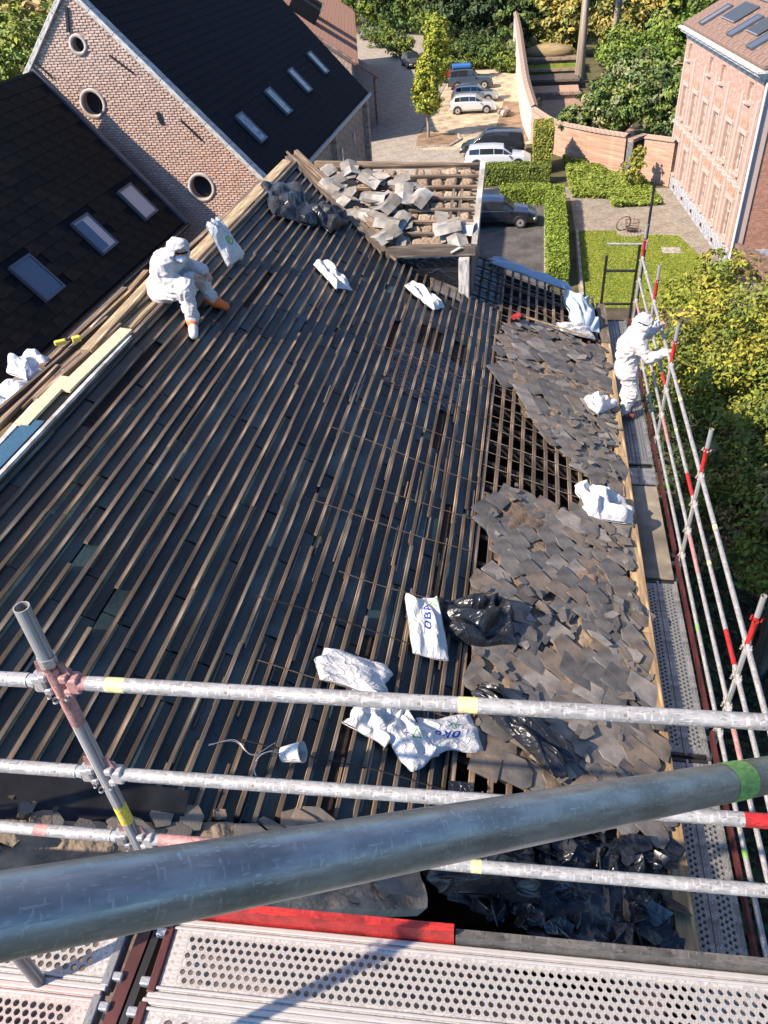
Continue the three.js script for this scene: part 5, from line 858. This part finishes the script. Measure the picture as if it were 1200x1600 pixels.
// ---------------------------------------------------------------- cars: X is forward, base at the ground
function makeCar(name, label, pos, yaw, o) {
  const g = thing(name, label, o.cat ?? 'car', pos, yaw, 'parked cars'), L = o.L, W = o.W / 2, H = o.H, paint = new THREE.MeshPhysicalMaterial({ color: lin(...o.c), roughness: .35, metalness: o.metal ?? .3, clearcoat: 1, clearcoatRoughness: .08, side: THREE.DoubleSide });
  const sh = o.shoulder ?? .58 * H; // height of the waist line
  // stations from rear to front: [x, waist y, roof y, roof half width factor, body half width factor]
  const st = o.profile.map(([x, a, b, r, w]) => [(x - .5) * L, a * H, b * H, r, w]);
  const ring = ([x, ys, yr, r, w]) => { const yb = .16 * H + .02, c = [[0, yb], [W * w * .9, yb], [W * w, yb + .2 * (ys - yb)], [W * w * 1.0, yb + .55 * (ys - yb)], [W * w * .97, ys - .02], [lerp(W * w * .9, W * w * r, .05), ys + .02], [W * w * r, Math.max(yr - .05, ys + .02)], [W * w * r * .86, Math.max(yr, ys + .03)], [0, Math.max(yr + .02, ys + .04)]]; return [...c, ...c.slice(1, -1).reverse().map(([z, y]) => [-z, y])].map(([z, y]) => V(x, y, z)); };
  const rings = st.map(ring), quads = []; const n = rings[0].length;
  for (let i = 0; i < rings.length - 1; i++) for (let k = 0; k < n; k++) quads.push([rings[i][k], rings[i + 1][k], rings[i + 1][(k + 1) % n], rings[i][(k + 1) % n]]);
  for (const e of [rings[0], rings[rings.length - 1]]) { const c = e.reduce((a, p) => a.add(p), V(0, 0, 0)).multiplyScalar(1 / n); for (let k = 0; k < n; k++) quads.push([e[k], e[(k + 1) % n], c, c]); }
  part('body', quadGeo(quads), paint, g);
  // side glass between stations, wind screens front and rear
  const off = (p, s) => V(p.x, p.y, p.z + s * .012);
  for (const s of [1, -1]) for (const [i, j] of o.side) { const A = rings[i], B = rings[j], idx = s > 0 ? [5, 6] : [n - 5, n - 6], q = [A[idx[0]].clone().lerp(A[idx[1]], .14), B[idx[0]].clone().lerp(B[idx[1]], .14), B[idx[0]].clone().lerp(B[idx[1]], .92), A[idx[0]].clone().lerp(A[idx[1]], .92)]; const c0 = q[0].clone().lerp(q[1], .03), c1 = q[1].clone().lerp(q[0], .03), c2 = q[2].clone().lerp(q[3], .03), c3 = q[3].clone().lerp(q[2], .03); part('window', quadGeo([[off(c0, s), off(c1, s), off(c2, s), off(c3, s)]]), M.glass, g); }
  for (const [i, j, nm] of [[o.front[0], o.front[1], 'windscreen'], [o.rear[0], o.rear[1], 'rear_window']]) { const A = rings[i], B = rings[j], up = V(nm === 'windscreen' ? .01 : -.012, .014, 0), q = [A[7].clone(), A[n - 7].clone(), B[n - 7].clone(), B[7].clone()]; const c = q.reduce((a, p) => a.add(p.clone().multiplyScalar(.25)), V(0, 0, 0)); part(nm, quadGeo([q.map(p => p.lerp(c, .08).add(up))]), M.glass, g); }
  const wr = o.wr ?? .32;
  for (const x of o.wheels) for (const s of [1, -1]) {
    const w = new THREE.Group(); w.name = 'wheel'; w.position.set((x - .5) * L, wr, s * (W - .09)); g.add(w);
    part('tyre', new THREE.CylinderGeometry(wr, wr, .22, 24).rotateX(Math.PI / 2), M.tyre, w); part('rim', new THREE.CylinderGeometry(wr * .66, wr * .66, .232, 18).rotateX(Math.PI / 2), M.rim, w); part('hub', new THREE.CylinderGeometry(wr * .2, wr * .2, .245, 10).rotateX(Math.PI / 2), M.darkSteel, w);
    part('wheel_arch', new THREE.TorusGeometry(wr + .05, .035, 6, 20, Math.PI).translate((x - .5) * L, wr, s * (W + .0)), M.blackPlastic, g);
  }
  const F = st[st.length - 1], Rr = st[0];
  for (const s of [1, -1]) { part('headlight', rbox(.16, .14, .34, .04, F[0] - .06, F[1] - .12, s * W * .68), M.lamp, g); part('tail_light', rbox(.1, .22, .2, .03, Rr[0] + .03, Rr[1] - .12, s * W * .78), M.tail, g); part('mirror', rbox(.12, .12, .18, .04, (o.mir - .5) * L, sh + .1, s * (W + .08)), paint, g); }
  part('front_bumper', rbox(.14, .2, W * 1.8, .05, F[0] + .02, .36, 0), o.bump ?? paint, g); part('rear_bumper', rbox(.14, .22, W * 1.8, .05, Rr[0] - .02, .4, 0), o.bump ?? paint, g);
  part('number_plate', box(.02, .11, .5, F[0] + .1, .38, 0), M.white, g);
  return g;
}
const hatch = { profile: [[0, .55, .58, .7, .86], [.03, .62, .72, .82, .94], [.10, .64, .93, .8, .98], [.22, .645, .99, .8, 1], [.42, .645, 1, .8, 1], [.56, .64, .97, .8, 1], [.72, .63, .66, .82, .99], [.9, .56, .585, .8, .95], [1, .42, .45, .74, .82]], side: [[2, 3], [3, 4], [4, 5], [5, 6]], front: [5, 6], rear: [1, 2], wheels: [.17, .80], mir: .66 };
const estate = { profile: [[0, .56, .6, .7, .88], [.02, .62, .74, .84, .95], [.06, .63, .95, .8, .98], [.22, .635, 1, .8, 1], [.44, .635, 1, .8, 1], [.58, .63, .96, .8, 1], [.72, .62, .655, .82, .99], [.9, .56, .58, .8, .96], [1, .42, .45, .74, .84]], side: [[2, 3], [3, 4], [4, 5], [5, 6]], front: [5, 6], rear: [1, 2], wheels: [.18, .81], mir: .67 };
const van = { profile: [[0, .52, .56, .7, .92], [.02, .56, .78, .86, .97], [.05, .57, .96, .84, 1], [.22, .57, 1, .84, 1], [.48, .57, 1, .84, 1], [.62, .57, .95, .82, 1], [.80, .55, .6, .82, .99], [.93, .47, .5, .8, .95], [1, .38, .41, .74, .84]], side: [[2, 3], [3, 4], [4, 5], [5, 6]], front: [5, 6], rear: [1, 2], wheels: [.18, .82], mir: .72 };
const suv = { profile: [[0, .56, .6, .72, .92], [.02, .6, .74, .86, .97], [.05, .6, .95, .84, 1], [.22, .6, .99, .84, 1], [.44, .6, 1, .84, 1], [.55, .6, .96, .83, 1], [.66, .6, .64, .84, 1], [.94, .56, .6, .82, .97], [1, .45, .5, .8, .92]], side: [[2, 3], [3, 4], [4, 5], [5, 6]], front: [5, 6], rear: [1, 2], wheels: [.2, .82], mir: .6, wr: .37 };
seed(61);
makeCar('hatchback', 'silver white hatchback parked on the gravel closest to the round tree', [-5.4, .01, -77.7], .05, { ...hatch, L: 4.1, W: 1.75, H: 1.5, c: [.62, .62, .60] });
makeCar('estate_car', 'grey silver car parked behind the silver white hatchback', [-5.6, .01, -82.6], .05, { ...hatch, L: 4.3, W: 1.78, H: 1.46, c: [.45, .46, .46], metal: .6 });
const sv = makeCar('off_road_car', 'dark blue grey off-road car with blue roof box on the gravel', [-6.5, .01, -89.4], .08, { ...suv, L: 4.4, W: 1.85, H: 1.85, c: [.05, .075, .11], bump: M.blackPlastic });
part('roof_box', rbox(1.9, .35, .95, .1, -.9, 2.06, 0), mat([.03, .14, .42], .4), sv); part('roof_rack', merge([box(1.9, .04, .04, -.6, 1.88, .6), box(1.9, .04, .04, -.6, 1.88, -.6), box(.04, .04, 1.3, -1.2, 1.87, 0), box(.04, .04, 1.3, 0, 1.87, 0)]), M.darkSteel, sv);
makeCar('minivan', 'black minivan parked beside the white car in the courtyard', [-2.8, .01, -62.6], Math.PI - .04, { ...van, L: 4.7, W: 1.85, H: 1.72, c: [.012, .014, .016] });
makeCar('white_car', 'white car with pale blue side parked between the minivan and the clipped hedge', [-2.3, .01, -59.2], .02, { ...estate, L: 4.6, W: 1.8, H: 1.45, c: [.66, .70, .74] });
makeCar('dark_estate_car', 'dark navy car parked on the asphalt drive beside the cross wing', [-1.75, .01, -46.6], 0, { ...estate, L: 4.4, W: 1.8, H: 1.5, c: [.008, .011, .022] });
makeCar('black_car', 'black car parked in the shade at the edge of the bushes', [-14.6, .01, -104.5], -1.2, { ...hatch, L: 4.2, W: 1.8, H: 1.5, c: [.012, .013, .014] });
makeCar('grey_car', 'pale grey car parked under the trees at the end of the yard', [-23.6, .01, -131], .3, { ...estate, L: 4.5, W: 1.8, H: 1.5, c: [.35, .36, .36], metal: .6 });
makeCar('shaded_car', 'black car in the dark passage beside the tiled house', [-15.2, .01, -69], 1.3, { ...hatch, L: 4.0, W: 1.7, H: 1.45, c: [.01, .012, .014] });
{
  const t = thing('red_trailer', 'red box trailer loaded with junk behind the off-road car', 'trailer', [-9.5, 0, -93.5], .1);
  part('bed', rbox(2.6, .5, 1.5, .03, 0, .75, 0), M.red, t); part('side_board', rbox(2.6, .35, .05, .01, 0, 1.15, .72), M.red, t); part('side_board', rbox(2.6, .35, .05, .01, 0, 1.15, -.72), M.red, t);
  for (const s of [1, -1]) part('wheel', new THREE.CylinderGeometry(.32, .32, .2, 18).rotateX(Math.PI / 2).translate(0, .32, s * .8), M.tyre, t); part('drawbar', tubeGeo([1.3, .5, 0], [2.5, .45, 0], .05, 8), M.darkSteel, t);
  for (let k = 0; k < 9; k++) part('junk', shardGeo(rr(.4, .9), rr(.3, .7), rr(.2, .5)).translate(rr(-1, 1), 1.05 + rr(0, .2), rr(-.5, .5)), pick([M.galv, M.maroon, M.darkSteel, M.greyWood]), t);
  // rolled covers on the left kerb
  const c = solo('covered_bench', sackGeo(2.2, 1.0, .9, 31.2, .8, 0), M.foil, 'dark covered heap in the shaded edge of the courtyard', 'cover', undefined, [-13.6, .01, -64.5]); c.rotation.y = 1.4;
  // small things along the white wall
  const p = thing('rubble_heap', 'small brown heap of rubble and sacks against the white garden wall', 'rubble', [-2.5, 0, -76]); for (let k = 0; k < 10; k++) part('stone', new THREE.DodecahedronGeometry(rr(.15, .35)).translate(rr(-.5, .5), rr(.1, .4), rr(-.8, .8)), pick([M.stone[0], M.coping, M.offWhite, M.brownWall]), p);
  const w = thing('wall_lamp', 'small dark green lamp box on top of the white wall end', 'lamp', [.45, 2.6, -65.2]); part('housing', rbox(.3, .5, .3, .04, 0, .3, 0), M.darkSteel, w); part('cap', new THREE.ConeGeometry(.26, .2, 4).translate(0, .65, 0), M.darkSteel, w);
}
{ // fire basket and drain cover on the lawn
  const f = thing('fire_basket', 'rusty wire fire basket on a round paved spot at the lawn edge', 'basket', [5.75, .02, -44.9]), rust = mat([.16, .10, .07], .8, .2);
  part('slab', new THREE.CylinderGeometry(.75, .8, .04, 24).translate(0, .02, 0), M.path, f);
  for (const y of [.25, .6]) part('hoop', new THREE.TorusGeometry(.3 + y * .15, .02, 6, 24).rotateX(Math.PI / 2).translate(0, y, 0), rust, f); for (let k = 0; k < 10; k++) { const a = k / 10 * 6.283; part('bar', tubeGeo([Math.cos(a) * .3, .05, Math.sin(a) * .3], [Math.cos(a) * .4, .68, Math.sin(a) * .4], .012, 6), rust, f); }
  const l = part('lid', new THREE.TorusGeometry(.42, .03, 6, 24), rust, f); l.position.set(-.45, .45, -.1); l.rotation.set(.3, .4, 0); part('ash_pan', new THREE.CylinderGeometry(.28, .2, .12, 18).translate(0, .12, 0), M.blackPlastic, f);
  const d = thing('drain_cover', 'square stone drain cover set in the lawn', 'drain cover', [7.55, .02, -42]); part('slab', box(.95, .03, .8), M.kerb, d); part('frame', merge([box(1.05, .04, .06, 0, 0, .43), box(1.05, .04, .06, 0, 0, -.43)]), M.path, d);
}
// ---------------------------------------------------------------- hedges, shrubs, trees
const YG = [[.22, .24, .03], [.17, .20, .025], [.27, .27, .04]], G1 = [[.07, .12, .02], [.10, .15, .025], [.05, .09, .018]], G2 = [[.12, .17, .02], [.16, .20, .025], [.08, .13, .02]], OL = [[.32, .27, .05], [.26, .24, .05], [.37, .30, .07], [.18, .19, .04]], DK = [[.03, .06, .015], [.04, .075, .02], [.025, .045, .012]];
function hedge(label, x, z, w, h, d, n, pal, yaw = 0) {
  const g = thing('clipped_hedge', label, 'hedge', [x, 0, z], yaw); part('core', rbox(w - .25, h - .12, d - .25, .1, 0, (h - .12) / 2, 0), mat([.13, .15, .022], 1), g); part('foliage', hedgeGeo(w, h, d, Math.round(n * 1.5), .085, pal), M.leaf, g); return g;
}
seed(71);
hedge('tall square clipped hedge pillar at the end of the white garden wall', .8, -58.4, 1.25, 2.9, 2.4, 7000, [[.24, .27, .03], [.28, .26, .05], [.16, .2, .03]]);
hedge('low clipped hedge in front of the white car', -1.0, -55.0, 4.6, 1.15, 1.1, 7000, G2);
hedge('long clipped hedge along the asphalt drive and lawn', 1.6, -43.6, 1.0, 1.15, 13, 15000, [[.16, .24, .02], [.21, .27, .03], [.13, .20, .02]]);
hedge('short clipped hedge across the end of the asphalt drive', -.2, -50.6, 3.0, 1.0, 1.0, 5000, [[.15, .22, .02], [.19, .25, .03]]);
{ // ground cover beds
  const bed = (name, label, poly, n, h, pal, size) => { const L = new Leaves(), xs = poly.map(p => p[0]), zs = poly.map(p => p[1]), x0 = Math.min(...xs), x1 = Math.max(...xs), z0 = Math.min(...zs), z1 = Math.max(...zs); let k = 0; while (k < n) { const x = rr(x0, x1), z = rr(z0, z1); if (!inside([x, z], poly)) continue; k++; const y = h * (.55 + .45 * noise3(x * .9, z * .9, 3)) * Math.sqrt(R()); L.add(x, Math.max(.02, y), z, size * rr(.6, 1.3), tint(pal), rr(-.3, .3), 1, rr(-.3, .3)); } const m = solo(name, L.geo(), M.leaf, label, 'ground cover'); m.userData.kind = 'stuff'; return m; };
  bed('ground_cover', 'mound of bright green ground cover beside the brick wall and path', [[2.3, -60.8], [2.7, -51.4], [4.9, -51.0], [5.1, -49.2], [8.0, -49.7], [7.4, -54.4], [6.2, -56.3], [4, -58.6]], 20000, .5, [[.17, .23, .025], [.14, .20, .02], [.22, .26, .04]], .11);
  bed('lawn_grass', 'short grass of the lawn beside the town house', [[2.9, -45.2], [5.1, -45.2], [5.3, -44.6], [8.2, -44.3], [8.9, -41], [8.2, -34.7], [2.9, -34.7]], 30000, .03, [[.19, .24, .02], [.175, .22, .02], [.23, .25, .03]], .04);
  bed('verge_plants', 'rough plants along the foot of the woodland edge', [[-12, -101], [-3, -100], [-2, -112], [-12, -114]], 9000, 1.2, [...G1, ...G2, [.2, .19, .07]], .22);
  bed('undergrowth', 'dark undergrowth below the tree beside the eave scaffold', [[2.6, -3], [10, -3], [10, -30], [2.6, -30]], 16000, .5, DK, .12);
  bed('side_garden', 'reddish and green garden plants beyond the barn gable', [[-130, -95], [-45, -95], [-60, -330], [-300, -330]], 26000, 3.5, [[.26, .15, .05], [.2, .22, .03], [.14, .18, .03], [.3, .2, .08]], 1.3);
}
function tree(name, label, x, z, trunkH, r, blobs, clumps, leaves, size, pal, group, bark = M.bark, spread = .28) {
  const g = thing(name, label, 'tree', [x, 0, z], 0, group), top = Math.max(trunkH, .3);
  const L = [limb([[0, 0, 0], [rr(-.1, .1), top * .5, rr(-.1, .1)], [rr(-.2, .2), top, rr(-.2, .2)]], r, r * .65, 9)];
  for (const [bx, by, bz, rx, ry] of blobs) L.push(limb([[0, top * .75, 0], [bx * .4, lerp(top * .8, by, .5), bz * .4], [bx, by, bz]], r * .5, r * .1, 6));
  part('trunk', merge(L), bark, g); part('crown', crownGeo(blobs, clumps, leaves, size, pal, spread), M.leaf, g); return g;
}
seed(72);
// clipped round trees of the courtyard
tree('courtyard_tree', 'slim clipped yellow green tree in the soil bed by the car park', -8.4, -68.5, 1.9, .13, [[0, 3.2, 0, 1.25, 1.5, 1.25], [0, 4.7, 0, .95, 1.3, .95]], 150, 34, .12, [[.27, .29, .02], [.22, .26, .02], [.30, .30, .04]], undefined, M.paleBark, .3);
tree('courtyard_tree', 'second clipped yellow green tree standing behind the first along the courtyard', -9.1, -80, 1.8, .13, [[0, 3.6, 0, 1.25, 1.7, 1.25], [0, 5.4, 0, .95, 1.5, .95]], 130, 30, .13, [[.25, .28, .02], [.20, .25, .02]], undefined, M.paleBark, .3);
tree('courtyard_tree', 'third clipped yellow green tree at the far end of the courtyard row', -10.2, -93, 1.8, .13, [[0, 4.2, 0, 1.3, 2.2, 1.3]], 150, 28, .15, [[.26, .28, .03], [.22, .25, .02]], undefined, M.paleBark, .3);
// big crown right of the scaffold
tree('broadleaf_tree', 'large yellow green tree crown beside the eave scaffold', 7.0, -19.5, 3.2, .32, [[-1.5, 5.0, -.6, 2.5, 2.3, 2.6], [1.6, 5.4, -1.0, 2.8, 2.4, 2.8], [-.6, 4.4, 2.4, 2.6, 2.3, 2.4], [2.4, 4.8, 2.2, 2.8, 2.2, 2.6], [4.5, 5.2, .5, 2.5, 2.2, 3]], 300, 74, .072, [[.16, .19, .02], [.21, .225, .02], [.11, .15, .02], [.26, .25, .03]], undefined, M.bark, .2);
tree('broadleaf_tree', 'lower green tree in front of the large yellow green crown', 6.0, -13.3, 2.6, .22, [[.3, 4.2, -.6, 1.9, 1.8, 2.0], [2.2, 4.3, .2, 2.0, 1.8, 2.0], [-.3, 3.6, -2.2, 1.9, 1.9, 1.8]], 240, 68, .072, [[.15, .18, .02], [.11, .15, .02], [.20, .20, .03], [.27, .20, .08]], undefined, M.bark, .2);
tree('garden_shrub', 'small pale green shrub in the ground cover by the doorway', 6.4, -53.2, .5, .06, [[0, 1.1, 0, .8, .8, .8], [.3, 1.9, -.2, .5, .6, .5]], 40, 20, .11, [[.26, .26, .05], [.22, .24, .04]]);
tree('garden_shrub', 'yellow green shrub at the foot of the town house corner', 9.2, -37.4, .5, .06, [[0, .9, 0, 1.3, .8, 1.0], [-1, .7, .8, 1, .7, .8]], 60, 26, .10, YG);
// shrub mass over the brick wall
tree('wall_shrub', 'broad dark green shrub bulging over the brick garden wall', 6.6, -64.5, 1.0, .2, [[-1.6, 2.6, .4, 2.6, 1.9, 2.4], [1.4, 3.2, 1.0, 2.8, 2.4, 2.6], [.2, 4.0, -2.0, 3, 2.2, 2.4], [2.4, 3.6, 3.6, 1.9, 2.6, 1.9], [-3.6, 2.2, 2.2, 1.2, 1.0, 1.4]], 120, 44, .16, [[.10, .16, .03], [.14, .20, .035], [.19, .21, .09], [.08, .13, .03]], undefined, M.bark, .22);
tree('wall_shrub', 'bright green tall shrub beside the far corner of the town house', 9.6, -72, 1.5, .2, [[0, 4.2, 0, 3, 2.6, 2.6], [-2.6, 4.6, -2, 2.4, 2.2, 2.4], [2.4, 5.6, -1, 2.2, 2.2, 2.2]], 110, 40, .18, [[.12, .19, .02], [.16, .22, .025], [.09, .14, .02]], undefined, M.bark, .22);
tree('ivy_trunk', 'thick pale bare trunk rising behind the garden terraces', 4.4, -90, 9, .5, [[.4, 10.5, 0, 1.8, 2, 1.8]], 60, 30, .2, OL, undefined, M.paleBark);
tree('ivy_trunk', 'leaning trunk wrapped in yellow ivy beside the bare trunk', 7.6, -91, 8, .4, [[.2, 2, 0, .8, 2, .8], [.7, 4.4, 0, .9, 1.8, .9], [1.3, 7, 0, 1, 1.8, 1]], 60, 30, .16, OL, undefined, M.paleBark);
tree('ivy_trunk', 'ivy covered trunk closest to the town house roof', 11.5, -86, 7, .4, [[0, 2.4, 0, .9, 2.2, .9], [.2, 5.4, 0, 1.0, 2.0, 1.0]], 70, 30, .16, OL, undefined, M.paleBark);
// woodland edge
const wood = [[-33, -150, 6, G2, 'mid green'], [-27, -142, 5, G2, 'mid green'], [-20, -138, 5.5, G1, 'deep green'], [-14.5, -124, 4.6, G2, 'mid green'], [-9.5, -122, 5.2, DK, 'very dark green'], [-4.5, -119, 5, DK, 'very dark green'], [0.5, -116, 4.8, G1, 'deep green'], [4.5, -108, 4.4, OL, 'olive yellow'], [9, -104, 4.8, OL, 'olive yellow'], [14, -100, 5, OL, 'olive yellow'], [18.5, -96, 5, YG, 'yellow'], [13.5, -86, 3.8, G2, 'mid green'], [-24, -160, 7, DK, 'very dark green'], [-12, -150, 7, G1, 'deep green'], [2, -142, 7.5, OL, 'olive yellow'], [13, -128, 7, OL, 'olive yellow'], [24, -118, 7, YG, 'yellow'], [-40, -165, 7, G2, 'mid green']];
const places = ['at the far left of the woodland', 'behind the pale grey car', 'behind the porch of the tiled house', 'above the black car in the shade', 'behind the courtyard trees', 'above the red trailer', 'behind the off-road car', 'above the straw terrace', 'above the bare trunk', 'between the ivy trunks', 'next to the town house roof', 'against the town house', 'deep in the wood behind the porch', 'deep in the wood behind the car park', 'deep in the wood above the terraces', 'deep in the wood above the ivy trunks', 'deep in the wood above the town house', 'deep in the wood beyond the tiled house'];
wood.forEach(([x, z, r, pal, c], i) => tree('woodland_tree', c + ' woodland tree ' + places[i], x, z, r * .9, .3, [[0, r * 1.25, 0, r, r * .95, r], [rr(-.5, .5) * r, r * .75, r * .45, r * .75, r * .7, r * .6], [rr(-.5, .5) * r, r * 1.9, rr(-.2, .2) * r, r * .75, r * .8, r * .75]], 85, 34, .26 + r * .012, pal, 'trees of the woodland edge', M.bark, .24));
[[-17.5, -112, 2.0, G2, 'behind the black car'], [-12, -107, 2.2, G2, 'between the black car and the courtyard trees'], [-5, -103, 1.8, G1, 'behind the red trailer'], [-1.8, -102, 1.9, [[.16, .18, .06], [.1, .14, .04]], 'at the top of the white wall'], [-22, -122, 2.3, G2, 'in front of the pale grey car'], [-8, -106, 2.2, G1, 'between the trailer and the wood'], [2.6, -99, 1.7, OL, 'on the top terrace'], [-3.4, -98, 1.3, G2, 'by the wall behind the off-road car']].forEach(([x, z, r, pal, w]) => tree('woodland_bush', 'round green bush ' + w, x, z, .5, .08, [[0, r * .8, 0, r, r * .8, r], [r * .6, r * .6, r * .3, r * .7, r * .6, r * .7]], 60, 30, .17, pal, 'bushes along the woodland edge'));
tree('verge_plant', 'small bright green plant beside the verge of the cross wing', -.55, -13.6, 8.6, .03, [[0, 8.9, 0, .16, .5, .3]], 14, 12, .05, [[.1, .2, .03]], undefined);
tree('verge_plant', 'tall garden bush at the left edge beyond the barn', -58, -92, 3, .3, [[0, 5, 0, 5, 4, 5], [-5, 4, 2, 4, 3, 4]], 90, 34, .35, [[.2, .24, .03], [.15, .2, .03]], undefined);
renderer.render(scene, camera);
